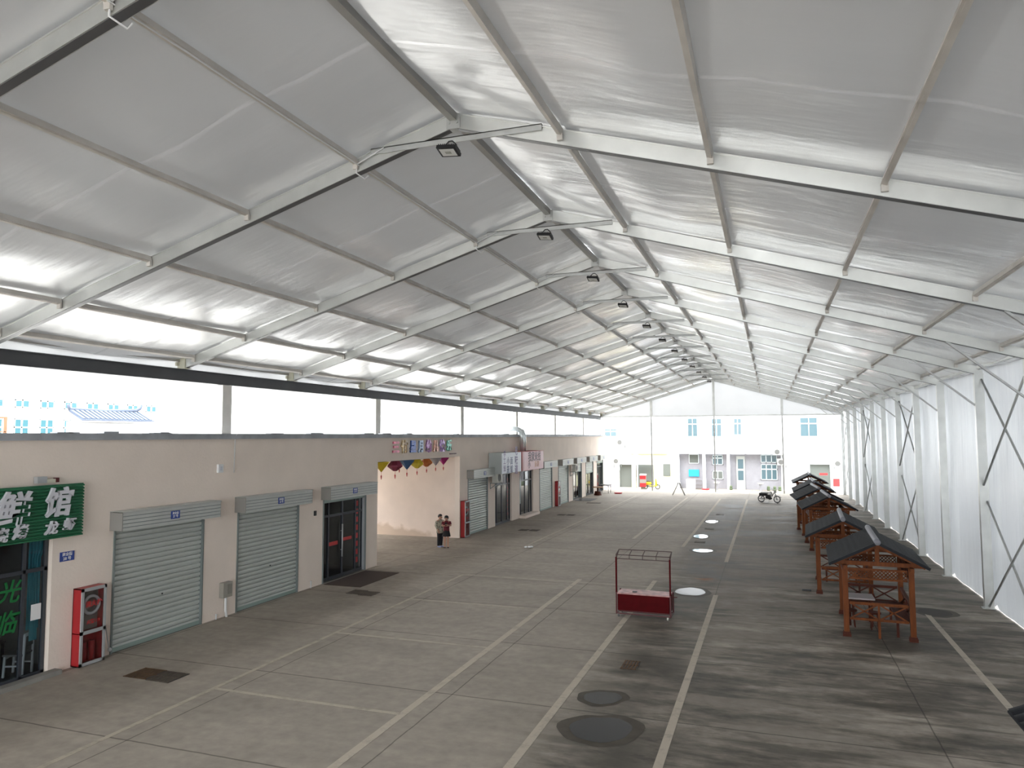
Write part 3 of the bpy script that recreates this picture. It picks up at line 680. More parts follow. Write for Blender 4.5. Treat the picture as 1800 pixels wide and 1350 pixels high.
text_mb('面·粉', .42, .002, .004).xf(face_px(-14.295, 45.6, 3.38)).build('sign_lettering', mat('orange_lettering', (.75, .40, .25, 1), .5), w2, world=True)
# duct, air conditioners
du = thing('exhaust_duct', 'shiny pair of bent exhaust ducts rising over the coping above the box signs', 'duct', (XL, 44.4, 4))
for dy, r in ((0, .15), (.42, .12)):
    MB().tube([(XL+.28, 44.2+dy, 3.9), (XL+.28, 44.2+dy, 5.25), (XL+.2, 44.15+dy, 5.52), (XL+.02, 44.0+dy*.8, 5.66), (XL-.3, 43.9+dy*.6, 5.70), (XL-.9, 43.75+dy*.3, 5.40), (XL-.95, 43.7+dy*.3, 5.0)], r, 14).build('pipe', mat('duct_foil', (.72, .78, .78, 1), .25, .6), du, world=True, smooth=True)
MB().tube([(XL-.05, 44.6, 2.95), (XL-.05, 44.6, .9)], .09, 10).build('down_pipe', mat('duct_foil2', (.6, .68, .68, 1), .3, .5), du, world=True, smooth=True)
def ac_unit(loc, rz, lab, group=None):
    a = thing('air_conditioner', lab, 'air conditioner', loc, rz, group)
    MB().box(-.42, .42, -.16, .16, 0, .58).build('case', mat('ac_white', (.55, .54, .49, 1), .5), a, bevel=.01)
    g_ = MB(); 
    for r in (.07, .14, .21): g_.tube([(-.10+r*math.cos(k*math.pi/8), -.17, .29+r*math.sin(k*math.pi/8)) for k in range(16)], .007, 5, True)
    g_.cyl((-.10, -.165, .29), .235, -.004, 20, 'y'); g_.build('fan_grille', mat('ac_grille', (.12, .12, .115, 1), .6), a)
    MB().box(-.40, -.36, -.2, .3, -.04, 0).box(.36, .40, -.2, .3, -.04, 0).box(-.40, -.36, .27, .3, -.35, 0).box(.36, .40, .27, .3, -.35, 0).beam((-.38, -.15, -.02), (-.38, .28, -.33), .03, .03).beam((.38, -.15, -.02), (.38, .28, -.33), .03, .03).build('bracket', M['rail'], a)
    return a
ac_unit((XL+.36, 39.5, 2.56), math.radians(90), 'outdoor air conditioner mounted left of the white box sign, beside a closed shutter', 'wall air conditioners')
ac_unit((XL+.36, 57.3, 2.35), math.radians(90), 'outdoor air conditioner mounted between the far shutters', 'wall air conditioners')
# foil characters over the alley
cols = [((.60, .14, .22), 'pink'), ((.55, .40, .22), 'gold'), ((.03, .08, .32), 'dark blue'), ((.20, .28, .42), 'grey blue'), ((.45, .22, .48), 'mauve'), ((.60, .30, .22), 'salmon'), ((.42, .25, .55), 'violet'), ((.12, .42, .32), 'mint green')]
for k, (ch, yy) in enumerate(zip('三竹星月幼儿快乐', (27.95, 28.72, 29.55, 30.33, 31.15, 31.92, 32.66, 33.45))):
    o = text_mb(ch, .56, .03, .028).xf(face_px(XL+.05, yy, 4.72)).build('foil_character', mat('foil_%s' % cols[k][1].replace(' ', '_'), (*cols[k][0], 1), .3, .2, var=.5, scale=9), None)
    tag(o, '%s foil character balloon on the wall above the alley, %s from the left' % (cols[k][1], ordn[k]), 'balloon', 'foil characters above the alley')
# umbrella lanterns under the header
def lantern(yy, col, nm, kind, x=XL-.25, s=1.):
    r = thing('paper_lantern', '%s lantern hanging under the alley lintel' % nm, 'lantern', (x, yy, AZ-.02), 0, 'lanterns hung across the alley')
    m = mat('lantern_'+nm.split()[0], (*col, 1), .6, var=.15, scale=6)
    n = 8; mb = MB(); s *= .80
    def ringp(z, rad): return [(rad*math.cos(2*math.pi*k/n), rad*math.sin(2*math.pi*k/n), z) for k in range(n)]
    rings = [(0, .42), (-.03, .44), (-.52, .03)] if kind == 'cone' else [(0, .20), (-.22, .40), (-.30, .40), (-.52, .10)]
    vs = [];
    for z, rad in rings: vs += ringp(z*s, rad*s)
    fs = [(i*n+k, i*n+(k+1) % n, (i+1)*n+(k+1) % n, (i+1)*n+k) for i in range(len(rings)-1) for k in range(n)]+[tuple(range(n-1, -1, -1))]+[tuple((len(rings)-1)*n+k for k in range(n))]
    mb.add(vs, fs).build('shade', m, r)
    MB().tube([(0, 0, -.5*s), (0, 0, -.72*s)], .008, 5).ell((0, 0, -.74*s), .03, .03, .04, 8, 5).cyl((0, 0, -.92*s), .012, .16*s, 6, 'z', .03).build('tassel', M['redtext'], r)
lantern(27.25, (.62, .46, .02), 'yellow cone, leftmost', 'cone', s=1.0)
lantern(28.45, (.20, .02, .05), 'dark maroon faceted', 'ball', s=1.05)
lantern(29.55, (.04, .10, .22), 'slate blue cone', 'cone', s=1.0)
lantern(30.05, (.42, .02, .03), 'small red', 'cone', XL-.9, .8)
lantern(30.55, (.60, .46, .03), 'yellow faceted, between the blue and orange ones,', 'ball', s=.98)
lantern(31.55, (.50, .14, .03), 'orange faceted', 'ball', s=.9)
lantern(32.55, (.35, .32, .33), 'pale grey cone', 'cone', s=.85)
lantern(33.45, (.35, .01, .14), 'magenta cone', 'cone', s=.85)
tag(MB().tube([(XL-.25, 26.6, AZ-.012), (XL-.25, 34.8, AZ-.012)], .012, 5).build('lantern_string', M['black'], None), 'dark cord the alley lanterns hang from', 'cord')
tag(MB().box(XL+.01, XL+.04, 33.6, 34.4, 4.31, 4.36).build('cable_bracket', M['cartdark'], None), 'small dark bracket on the wall right above the alley corner', 'bracket')
# stain low on the alley wall and drain covers
def grate(x, y, wd, ln, lab, m='iron', rz=0, gaps=True, group='drain covers along the shops'):
    g_ = thing('drain_grate', lab, 'drain cover', (x, y, 0), rz, group)
    mb = MB().box(-wd/2, wd/2, -ln/2, ln/2, .002, .008); mb.build('pit', M['black'], g_)
    mb = MB(); n = max(4, int(wd/.07))
    for k in range(n): mb.box(-wd/2+k*wd/n+.004, -wd/2+(k+.62)*wd/n, -ln/2+.01, ln/2-.01, .006, .016)
    mb.box(-wd/2, wd/2, -ln/2, -ln/2+.03, .006, .017); mb.box(-wd/2, wd/2, ln/2-.03, ln/2, .006, .017); mb.box(-wd/2, wd/2, -.02, .02, .006, .017)
    mb.build('bars', M[m], g_)
grate(-13.15, 12.95, .62, .62, 'left half of the nearest rusty drain cover pair by the first fire cabinet', 'rust')
grate(-12.50, 12.93, .62, .62, 'right half of the nearest rusty drain cover pair by the first fire cabinet', 'iron')
grate(-13.2, 21.85, .5, .6, 'left half of the drain cover pair near the brown mat'); grate(-12.68, 21.75, .5, .6, 'right half of the drain cover pair near the brown mat')
grate(-13.0, 39.0, .5, .6, 'left half of the drain cover pair below the white box sign'); grate(-12.4, 39.05, .5, .6, 'right half of the drain cover pair below the white box sign')
grate(-13.1, 47.2, .5, .6, 'left half of the drain cover pair below the pink sign'); grate(-12.5, 47.3, .5, .6, 'right half of the drain cover pair below the pink sign')
grate(-13.0, 56.2, 1.1, .5, 'farthest drain cover, near the black mat')
grate(-3.12, 17.0, .36, .62, 'small rusty grate between two parking lines in the foreground', 'rust', group='drain covers in the hall')
grate(-3.35, 37.3, .5, .4, 'small dark grate between the two middle puddles', group='drain covers in the hall')
grate(-3.3, 42.7, .5, .45, 'small dark grate before the farthest puddle', group='drain covers in the hall'); grate(-3.2, 50.5, .5, .5, 'farthest small dark grate in the hall', group='drain covers in the hall')
tag(MB().box(-14.98, -13.5, 22.55, 25.4, .002, .014).build('door_mat', M['mat'], None), 'large brown mat in front of the black glass door', 'mat')
tag(MB().box(-14.9, -13.6, 57.6, 60.0, .002, .02).build('door_mat', M['black'], None), 'black mat in front of the far half-raised shutter', 'mat')
# puddles
random.seed(21)
def puddle(x, y, rx, ry, lab, m, seed):
    rnd = random.Random(seed); n = 36; ph = [rnd.uniform(0, 6.28) for _ in range(4)]
    def rr(t, a=.06): return 1+a*math.sin(2*t+ph[0])+a*.6*math.sin(3*t+ph[1])+a*.3*math.sin(7*t+ph[2])
    p = thing('puddle', lab, 'puddle', (x, y, 0), 0, 'round puddles on the drain line')
    MB().add([(rx*1.35*rr(t, .10)*math.cos(t), ry*1.3*rr(t, .1)*math.sin(t), .0045) for t in [2*math.pi*k/n for k in range(n)]], [tuple(range(n))]).build('damp_edge', M['damp'], p)
    MB().add([(rx*rr(t)*math.cos(t), ry*rr(t)*math.sin(t), .0075) for t in [2*math.pi*k/n for k in range(n)]], [tuple(range(n))]).build('water', M[m], p)
puddle(-2.97, 13.2, .52, .60, 'largest dark round puddle at the bottom of the photo', 'pud_dark', 1)
puddle(-3.28, 14.75, .38, .36, 'dark round puddle just beyond the largest one', 'pud_dark', 2)
puddle(-2.63, 25.5, .46, .66, 'pale oval puddle just beyond the red cart', 'pud_glare', 3)
puddle(-3.0, 34.6, .42, .50, 'pale oval puddle second behind the red cart', 'pud_glare', 4)
puddle(-3.48, 39.4, .38, .70, 'pale oval puddle third behind the red cart', 'pud_glare', 5)
puddle(-3.42, 46.3, .38, .75, 'farthest pale puddle on the drain line', 'pud_glare', 6)
puddle(4.45, 24.8, .42, .5, 'dark wet patch right of the nearest wooden pavilion', 'stain', 7)
lt = MB(); random.seed(2)
for k in range(5): lt.ell((-10.74+random.uniform(-.12, .12), 32.9+random.uniform(-.1, .1), .05), .09, .07, .05, 7, 4)
tag(lt.build('plastic_bag', M['white'], None, smooth=False), 'crumpled white plastic bag on the concrete in front of the alley', 'litter')

# ------------------------------------------------------------------ wooden pavilions
def bar(mb, a, b, w_=.05, h=.05): mb.beam(a, b, w_, h)
def xrail(mb, a, b, z0, z1, n=2):
    a = Vector(a); b = Vector(b)
    mb.beam(a+Vector((0, 0, z0)), b+Vector((0, 0, z0)), .06, .06); mb.beam(a+Vector((0, 0, z1)), b+Vector((0, 0, z1)), .07, .07)
    for k in range(n):
        p = a.lerp(b, k/n); q = a.lerp(b, (k+1)/n)
        mb.beam(p+Vector((0, 0, z0)), q+Vector((0, 0, z1)), .03, .035); mb.beam(p+Vector((0, 0, z1)), q+Vector((0, 0, z0)), .03, .035)
        if k: mb.beam(p+Vector((0, 0, z0)), p+Vector((0, 0, z1)), .05, .05)
def lattice(mb, a, b, z0, z1, st=.085):
    a = Vector(a); b = Vector(b); L = (b-a).length; d = (b-a).normalized(); H = z1-z0
    mb.beam(a+Vector((0, 0, z0)), b+Vector((0, 0, z0)), .05, .05); mb.beam(a+Vector((0, 0, z1)), b+Vector((0, 0, z1)), .05, .05)
    k = -H
    while k < L:
        for sgn in (1, -1):
            s0, s1 = k, k+H
            c0, c1 = max(0, s0), min(L, s1)
            if c1 > c0+.02:
                za, zb = (c0-s0), (c1-s0)
                if sgn < 0: za, zb = H-za, H-zb
                mb.beam(a+d*c0+Vector((0, 0, z0+za)), a+d*c1+Vector((0, 0, z0+zb)), .014, .024)
        k += st
def make_pavilion(lab):
    r = thing('pavilion', lab, 'pavilion', (0, 0, 0), 0, 'wooden pavilions along the side wall')
    px, D = .77, 2.55
    for sx in (-1, 1):
        for y in (0, D):
            p = MB().box(sx*px-.065, sx*px+.065, y-.065, y+.065, .07, 1.86).build('post', M['wood'], r)
            MB().box(sx*px-.10, sx*px+.10, y-.10, y+.10, 0, .08).box(sx*px-.085, sx*px+.085, y-.085, y+.085, .08, .12).build('post_foot', M['wood_dark'], p)
    for y in (-.02, D+.02):
        MB().box(-1.02, 1.02, y-.045, y+.045, 1.84, 1.95).build('tie_beam', M['wood'], r)
        MB().box(-.05, .05, y-.04, y+.04, 1.95, 2.36).build('king_post', M['wood'], r)
        lb = MB(); lattice(lb, (-.68, y, 0), (.68, y, 0), 1.50, 1.74, .09); lb.build('lattice_panel', M['wood'], r)
    for sx in (-1, 1):
        MB().box(sx*px-.045, sx*px+.045, -.3, D+.3, 1.76, 1.86).build('side_beam', M['wood'], r)
        for y in (-.15, D/2, D+.15): MB().beam((sx*1.08, y, 1.865), (0, y, 2.365), .06, .07).build('rafter', M['wood'], r)
        lb = MB(); lattice(lb, (sx*px, .08, 0), (sx*px, D-.08, 0), 1.50, 1.72, .10); lb.build('lattice_panel', M['wood_dark'], r)
    MB().box(-.04, .04, -.3, D+.3, 2.33, 2.41).build('ridge_beam', M['wood'], r)
    for (a, b, nm) in (((-.68, D, 0), (.68, D, 0), 'b'), ((px, .1, 0), (px, D-.1, 0), 's'), ((-.68, 0, 0), (.68, 0, 0), 'f')):
        rl = MB(); xrail(rl, a, b, .46, .86, 2); 
        if nm == 'f': rl.box(-.03, .03, -.03, .03, 0, .46)
        rl.build('railing', M['wood'] if nm == 'f' else M['wood_dark'], r)
    bn = MB().box(.42, .74, .12, D-.12, .42, .47); bn.box(-.66, .66, D-.40, D-.06, .42, .47)
    for q in ((.45, .3), (.45, D-.5), (-.5, D-.35)): bn.box(q[0]-.03, q[0]+.03, q[1]-.03, q[1]+.03, 0, .42)
    bn.build('bench_seat', M['wood_dark'], r)
    # tiled slopes: rounded ribs running down the slope, stepped courses
    for sx in (-1, 1):
        y0, y1 = -.36, D+.44; ew, ez, rz_ = 1.16, 1.885, 2.475
        n = 30; mb = MB()
        def fn(u, v):
            y = y0+(y1-y0)*u; t = v; x = sx*(t*ew); z = rz_-(rz_-ez)*t
            rib = .016*abs(math.sin(math.pi*u*n/2)); crs = .012*((t*8) % 1.0 if t < 1 else 1)
            return (x, y, z+rib+crs)
        nu, nv = n*3, 16
        mb.grid(fn, nu, nv); lo = len(mb.v)
        mb.prism([(0, 0, rz_-.005), (sx*ew, 0, ez-.005), (sx*ew, 0, ez-.03), (0, 0, rz_-.03)], (0, y0, 0), (0, y1, 0))
        mb.build('tiled_slope', M['tile'], r)
        MB().beam((0, y0, rz_-.01), (sx*ew, y0, ez-.01), .03, .07).build('barge_board', M['tile'], r)
    MB().tube([(0, -.38, 2.485), (0, -.1, 2.480), (0, D*.5, 2.475), (0, D+.2, 2.480), (0, D+.46, 2.485)], .075, 12).build('ridge_cap', M['ridge'], r, smooth=True)
    return r
PV = [(2.545, 21.25, -2.6, 'nearest wooden pavilion with a pale table inside'), (2.20, 26.55, -2.6, 'second nearest wooden pavilion along the side wall'),
      (2.45, 36.2, 2.0, 'third wooden pavilion from the camera, after a gap in the row'), (2.33, 41.4, 3.5, 'fourth wooden pavilion from the camera'),
      (2.40, 46.9, 0, 'fifth wooden pavilion from the camera'), (2.60, 55.4, 0, 'farthest wooden pavilion, its roof against the white building')]
pv = make_pavilion(PV[0][3]); 
for k, (x, y, a, lab) in enumerate(PV):
    o = pv if k == 0 else copy_tree(pv)
    o.location = (x, y, 0); o.rotation_euler.z = math.radians(a); o['label'] = lab
o = copy_tree(pv); o.location = (3.80, 7.62, 0); o.rotation_euler.z = 0; o['label'] = 'pavilion of which only the dark roof corner shows at the bottom right edge'
tbl = thing('picnic_table', 'pale topped table inside the nearest wooden pavilion', 'table', (2.32, 22.75, 0))
MB().box(-.42, .28, -.35, .35, .72, .76).build('table_top', M['tabletop'], tbl)
for sx in (-.35, .2):
    for sy in (-.28, .28): MB().box(sx-.025, sx+.025, sy-.025, sy+.025, 0, .72).build('leg', M['wood_dark'], tbl)
for k, (x, y, l) in enumerate(((1.98, 22.35, 'left'), (2.55, 22.2, 'right'))):
    st = thing('wooden_stool', 'dark red stool under the pale table, on its %s' % l, 'stool', (x, y, 0), 0, 'stools in the nearest pavilion')
    MB().cyl((0, 0, .42), .16, .04, 14).build('seat', M['wood_dark'], st)
    for a in range(4): MB().beam((.13*math.cos(a*1.57+.78), .13*math.sin(a*1.57+.78), 0), (.09*math.cos(a*1.57+.78), .09*math.sin(a*1.57+.78), .42), .03, .03).build('leg', M['wood_dark'], st)
tag(MB().box(-.14, .14, -.05, .05, .0, .05).xf(Matrix.Translation((1.05, 26.9, 0))).build('black_shoe', M['black'], None), 'small black object on the concrete left of the second pavilion', 'object')

# ------------------------------------------------------------------ red market cart
ct = thing('market_cart', 'red steel market cart with an open overhead frame in the middle of the hall', 'cart', (-3.53, 21.35, 0), math.radians(-1))
hw = .77
b_ = MB(); b_.box(-hw+.03, hw-.03, 0, .02, .19, .66); b_.box(-hw+.03, -hw+.05, 0, .56, .19, .66); b_.box(hw-.05, hw-.03, 0, .56, .19, .66); b_.box(-hw+.03, hw-.03, .54, .56, .19, .66)
b_.build('body', M['cartred'], ct)
MB().box(-hw+.02, hw-.02, -.02, .60, .655, .685).build('countertop', M['carttop'], ct, label='worn pinkish countertop')
MB().box(-.35, -.22, .2, .3, .685, .70).build('burner_hole', M['black'], ct)
lf = MB()
for x in (-hw, hw):
    for y in (0, .56): lf.box(x-.02, x+.02, y-.02, y+.02, .09, .70)
lf.box(-hw, hw, -.015, .015, .09, .12); lf.box(-hw, hw, .545, .575, .09, .12); lf.box(-hw-.015, -hw+.015, 0, .56, .09, .12); lf.box(hw-.015, hw+.015, 0, .56, .09, .12); lf.box(-hw, hw, .28, .31, .09, .12)
lf.build('base_frame', M['cartdark'], ct)
for x in (-hw, hw): MB().box(x-.022, x+.022, -.02, .02, .70, 1.70).build('upright', M['cartred'], ct)
hf = MB(); t_ = .012
for z, y in ((1.66, 0), (1.77, 0), (1.86, .42)): hf.beam((-hw, y, z), (hw, y, z), .022, .022)
for k in range(5):
    x = -hw+2*hw*k/4
    hf.beam((x, 0, 1.77), (x, .42, 1.86), .02, .02); hf.beam((x, 0, 1.66), (x, 0, 1.79), .018, .018)
for x in (-hw, hw): hf.beam((x, 0, 1.66), (x, .42, 1.86), .022, .022)
hf.build('overhead_frame', M['railbrown'], ct)
MB().tube([(hw, .3, .60), (hw+.16, .3, .60)], .015, 6).build('side_handle', M['cartdark'], ct)
for k, (x, y) in enumerate(((-hw+.05, .02), (hw-.08, .02), (-hw+.05, .54), (hw-.08, .54))):
    c_ = MB().cyl((x-.018, y, .045), .045, .036, 14, 'x').build('caster', mat('caster_%d' % k, (.6, .6, .55, 1) if k == 1 else (.12, .12, .12, 1), .4), ct, smooth=False)
    MB().box(x-.025, x+.025, y-.02, y+.02, .07, .1).build('caster_fork', M['galv'], c_)

# ------------------------------------------------------------------ people
def skin_mesh(verts, edges, name, m, parent, root=0, sub=2):
    me = bpy.data.meshes.new(name); me.from_pydata([v[:3] for v in verts], edges, [])
    o = bpy.data.objects.new(name, me); C.objects.link(o)
    o.modifiers.new('skin', 'SKIN'); o.modifiers.new('sub', 'SUBSURF').levels = sub
    for i, v in enumerate(verts):
        rr_ = v[3] if isinstance(v[3], tuple) else (v[3], v[3]); me.skin_vertices[0].data[i].radius = rr_; me.skin_vertices[0].data[i].use_root = (i == root)
    dg = bpy.context.evaluated_depsgraph_get(); m2 = bpy.data.meshes.new_from_object(o.evaluated_get(dg)); bpy.data.objects.remove(o)
    m2.materials.clear(); m2.materials.append(m); m2.name = name
    for p in m2.polygons: p.use_smooth = True; p.material_index = 0
    o = bpy.data.objects.new(name, m2); C.objects.link(o); o.parent = parent
    return o
def hand_chains(V, E, wrist_i, palm, dirn, side, H):
    # palm, four unequal curled fingers and a thumb leaving the side of the palm
    dirn = Vector(dirn).normalized(); pl = Vector(palm)
    ax = dirn.cross(Vector((0, 0, 1)));  ax = (ax if ax.length > .1 else Vector((1, 0, 0))).normalized()
    cu = ax.cross(dirn).normalized()
    if cu.z > 0: cu = -cu
    V.append((*pl, .026*H)); pi = len(V)-1; E.append((wrist_i, pi))
    k2 = len(V); q = pl+dirn*.035*H; V.append((*q, .024*H)); E.append((pi, k2))
    for j, (off, ln) in enumerate(((-.026, .036), (-.009, .042), (.009, .040), (.026, .030))):
        a = q+ax*off*H+dirn*.014*H; b = a+dirn*ln*.6*H+cu*.006*H; c = b+dirn*ln*.4*H+cu*.02*H
        n = len(V); V += [(*a, .0085*H), (*b, .0075*H), (*c, .006*H)]; E += [(k2, n), (n, n+1), (n+1, n+2)]
    a = pl+ax*side*.034*H+dirn*.012*H; b = a+ax*side*.012*H+dirn*.03*H
    n = len(V); V += [(*a, .010*H), (*b, .0075*H)]; E += [(pi, n), (n, n+1)]
def person(loc, rz, H, lab, armL, armR, headtilt, legx=.05):
    r = thing('person', lab, 'person', loc, rz, None)
    V = []; E = []
    def v(x, y, z, rad): V.append((x*H, y*H, z*H, (rad[0]*H, rad[1]*H) if isinstance(rad, tuple) else rad*H)); return len(V)-1
    def e(a, b): E.append((a, b))
    pel = v(0, 0, .53, (.085, .065)); wst = v(0, 0, .62, (.075, .055)); ch = v(0, .005, .72, (.085, .06)); up_ = v(0, 0, .80, (.06, .045)); nk = v(0, -.004, .845, .03)
    hb = v(0, -.012-headtilt*.3, .885, .045); hd = v(0, -.012-headtilt, .94, .055)
    e(pel, wst); e(wst, ch); e(ch, up_); e(up_, nk); e(nk, hb); e(hb, hd)
    ns = v(0, -.072-headtilt, .905, .010); e(hb, ns)
    for sx in (-1, 1):
        ea = v(sx*.056, -.008-headtilt*.5, .905, .009); e(hb, ea)
        hp = v(sx*.05, 0, .49, .055); kn = v(sx*(legx), -.01, .285, .036); cf = v(sx*legx, .008, .21, .036); an = v(sx*legx, .01, .045, .022); to = v(sx*(legx+.012), -.075, .02, .020)
        e(pel, hp); e(hp, kn); e(kn, cf); e(cf, an); e(an, to)
    for sx, arm in ((-1, armL), (1, armR)):
        sh = v(sx*.105, 0, .80, .036); el = v(*arm[0], .026); wr = v(*arm[1], .018)
        e(up_, sh); e(sh, el); e(el, wr)
        d = Vector(arm[1])-Vector(arm[0]); d.normalize()
        hand_chains(V, E, wr, (Vector(arm[1])+d*.03)*H, d, -sx, H)
    body = skin_mesh(V, E, 'body', M['skin'], r)
    for sx in (-1, 1): MB().ell((sx*.02*H, (-.062-headtilt)*H, .925*H), .006*H, .005*H, .005*H, 8, 5).build('eye', M['black'], r)
    MB().box(-.014*H, .014*H, (-.062-headtilt*.8)*H, (-.056-headtilt*.8)*H, .884*H, .889*H).build('mouth', M['redtext'], r)
    return r
def loft(rings, n=20):
    mb = MB(); vs = []
    for (cx, cy, z, rx, ry) in rings:
        for k in range(n):
            t = 2*math.pi*k/n; wob = 1+.03*math.sin(5*t+z*20)
            vs.append((cx+rx*wob*math.cos(t), cy+ry*wob*math.sin(t), z))
    fs = [(i*n+k, i*n+(k+1) % n, (i+1)*n+(k+1) % n, (i+1)*n+k) for i in range(len(rings)-1) for k in range(n)]
    mb.add(vs, fs); return mb
def clothes_sleeve(a, b, r0, r1): return MB().tube([Vector(a), Vector(a).lerp(Vector(b), .5), Vector(b)], [r0, (r0+r1)/2*1.05, r1], 12)
# person with a phone: red shirt, black skirt
H = 1.50
aL = ((-.125, -.05, .68), (-.03, -.16, .70)); aR = ((.14, -.05, .68), (.05, -.16, .72))
p1 = person((-14.42, 31.75, 0), math.radians(22), H, 'person in a dark red T-shirt and black skirt looking down at a phone', aL, aR, .018)
loft([(0, 0, .50*H, .095*H, .075*H), (0, 0, .62*H, .092*H, .072*H), (0, .004, .72*H, .103*H, .077*H), (0, 0, .79*H, .11*H, .06*H), (0, 0, .825*H, .075*H, .045*H), (0, 0, .838*H, .042*H, .036*H)]).build('shirt', mat('dark_red_cotton', (.13, .01, .02, 1), .8), p1, smooth=True)
for sx, el in ((-1, aL[0]), (1, aR[0])):
    clothes_sleeve((sx*.098*H, 0, .80*H), (Vector((sx*.105, 0, .80))*.35+Vector(el)*.65)*H, .045*H, .038*H).build('sleeve', mat('dark_red_sleeve%d' % (sx+1), (.13, .01, .02, 1), .8), p1, smooth=True)
loft([(0, 0, .355*H, .135*H, .115*H), (0, 0, .44*H, .115*H, .10*H), (0, 0, .53*H, .092*H, .075*H), (0, 0, .56*H, .088*H, .07*H)]).build('skirt', mat('black_cotton', (.008, .008, .01, 1), .8), p1, smooth=True)
MB().ell((0, -.018*H, .945*H), .066*H, .068*H, .06*H, 16, 8, -.15, 1).ell((0, .012*H, .925*H), .068*H, .052*H, .072*H, 16, 8, -.8, 1).build('hair', M['hair'], p1, smooth=True)
for sx in (-1, 1): MB().ell((sx*.055*H, -.035*H, .018*H), .03*H, .075*H, .02*H, 12, 5, -.9, 1).build('shoe', mat('dark_sandal%d' % (sx+1), (.05, .04, .04, 1), .6), p1, smooth=True)
ph_ = MB().box(-.045, .045, -.006, .006, -.085, .085).xf(Matrix.Translation((-14.42+.09+.02, 31.75-.31, 1.13)) @ Matrix.Rotation(math.radians(22), 4, 'Z') @ Matrix.Rotation(math.radians(-30), 4, 'X'))
tag(ph_.build('mobile_phone', M['black'], None), 'black mobile phone held up by the person in the red shirt', 'phone')
# companion: patterned loose shirt, dark trousers, blue and white shoes
H = 1.54
bL = ((-.14, .02, .66), (-.13, -.07, .54)); bR = ((.13, .0, .66), (.10, -.12, .62))
p2 = person((-14.80, 31.85, 0), math.radians(62), H, 'person in a loose patterned beige shirt and dark trousers leaning towards the phone', bL, bR, .02)
def camo():
    m = mat('patterned_beige_shirt', (.33, .29, .23, 1), .85); N = m.node_tree.nodes; Lk = m.node_tree.links
    vo = N.new('ShaderNodeTexVoronoi'); vo.inputs['Scale'].default_value = 14; tc = N.new('ShaderNodeTexCoord'); Lk.new(tc.outputs['Object'], vo.inputs['Vector'])
    cr = N.new('ShaderNodeValToRGB'); Lk.new(vo.outputs['Distance'], cr.inputs[0]); cr.color_ramp.elements[0].position = .28; cr.color_ramp.elements[0].color = (.05, .06, .05, 1); cr.color_ramp.elements[1].position = .42; cr.color_ramp.elements[1].color = (.40, .36, .28, 1)
    Lk.new(cr.outputs[0], N['Principled BSDF'].inputs['Base Color']); return m
cm = camo()
loft([(0, 0, .43*H, .115*H, .09*H), (0, 0, .55*H, .108*H, .085*H), (0, 0, .68*H, .112*H, .082*H), (0, 0, .78*H, .118*H, .07*H), (0, 0, .825*H, .08*H, .05*H), (0, 0, .842*H, .042*H, .036*H)]).build('shirt', cm, p2, smooth=True)
for sx, arm in ((-1, bL), (1, bR)):
    MB().tube([Vector((sx*.10*H, 0, .80*H)), Vector(arm[0])*H, Vector(arm[1])*.8*H+Vector(arm[0])*.2*H], [.048*H, .042*H, .036*H], 12).build('sleeve', cm, p2, smooth=True)
tm = mat('dark_trousers', (.015, .015, .02, 1), .8)
tr_ = MB()
for sx in (-1, 1): tr_.tube([(sx*.045*H, 0, .52*H), (sx*.05*H, -.01*H, .29*H), (sx*.05*H, .008*H, .05*H)], [.062*H, .05*H, .038*H], 12)
tr_.join(loft([(0, 0, .44*H, .10*H, .07*H), (0, 0, .54*H, .095*H, .072*H), (0, 0, .58*H, .085*H, .065*H)])); tr_.build('trousers', tm, p2, smooth=True)
MB().ell((0, -.012*H, .955*H), .06*H, .066*H, .05*H, 16, 8, -.2, 1).ell((0, .016*H, .935*H), .062*H, .052*H, .055*H, 16, 8, -.7, 1).build('hair', M['hair'], p2, smooth=True)
for sx in (-1, 1): MB().ell((sx*.055*H, -.035*H, .022*H), .034*H, .085*H, .026*H, 12, 5, -.85, 1).build('shoe', mat('blue_white_trainer%d' % (sx+1), (.30, .36, .60, 1), .5), p2, smooth=True)

# ------------------------------------------------------------------ motorcycle, scooter
def ring(c, r, tr, ax='y', n=24):
    return MB().tube([(c[0]+r*math.cos(2*math.pi*k/n), c[1], c[2]+r*math.sin(2*math.pi*k/n)) for k in range(n)], tr, 8, True)
def spoked(c, r, parent, rub, rim, nsp=12):
    t_ = ring(c, r-.035, .04).build('wheel', rub, parent, smooth=True)
    s_ = ring(c, r-.065, .012)
    for k in range(nsp): s_.tube([(c[0], c[1], c[2]), (c[0]+(r-.06)*math.cos(k*2*math.pi/nsp), c[1], c[2]+(r-.06)*math.sin(k*2*math.pi/nsp))], .004, 4)
    s_.cyl((c[0], c[1]-.06, c[2]), .06, .12, 12, 'y'); s_.build('spokes', rim, t_)
mc = thing('motorcycle', 'small black motorcycle with a white seat cover parked at the far end', 'motorcycle', (-.15, 60.7, 0), math.radians(-22))
spoked((-.62, 0, .28), .28, mc, M['black'], M['galv']); spoked((.63, 0, .28), .28, mc, M['black'], M['galv'])
MB().tube([(-.62, .07, .28), (-.1, .08, .36)], .02, 6).tube([(-.62, -.07, .28), (-.1, -.08, .36)], .02, 6).tube([(-.55, .0, .62), (-.1, 0, .52), (.25, 0, .5), (.42, 0, .82)], .035, 8).tube([(-.62, .09, .28), (-.5, .09, .62)], .025, 6).tube([(-.62, -.09, .28), (-.5, -.09, .62)], .025, 6).build('frame', M['black'], mc, smooth=True)
MB().ell((.05, 0, .34), .20, .12, .13).ell((-.05, 0, .46), .13, .1, .12).box(-.15, .1, -.08, .08, .42, .6).build('engine', M['black'], mc)
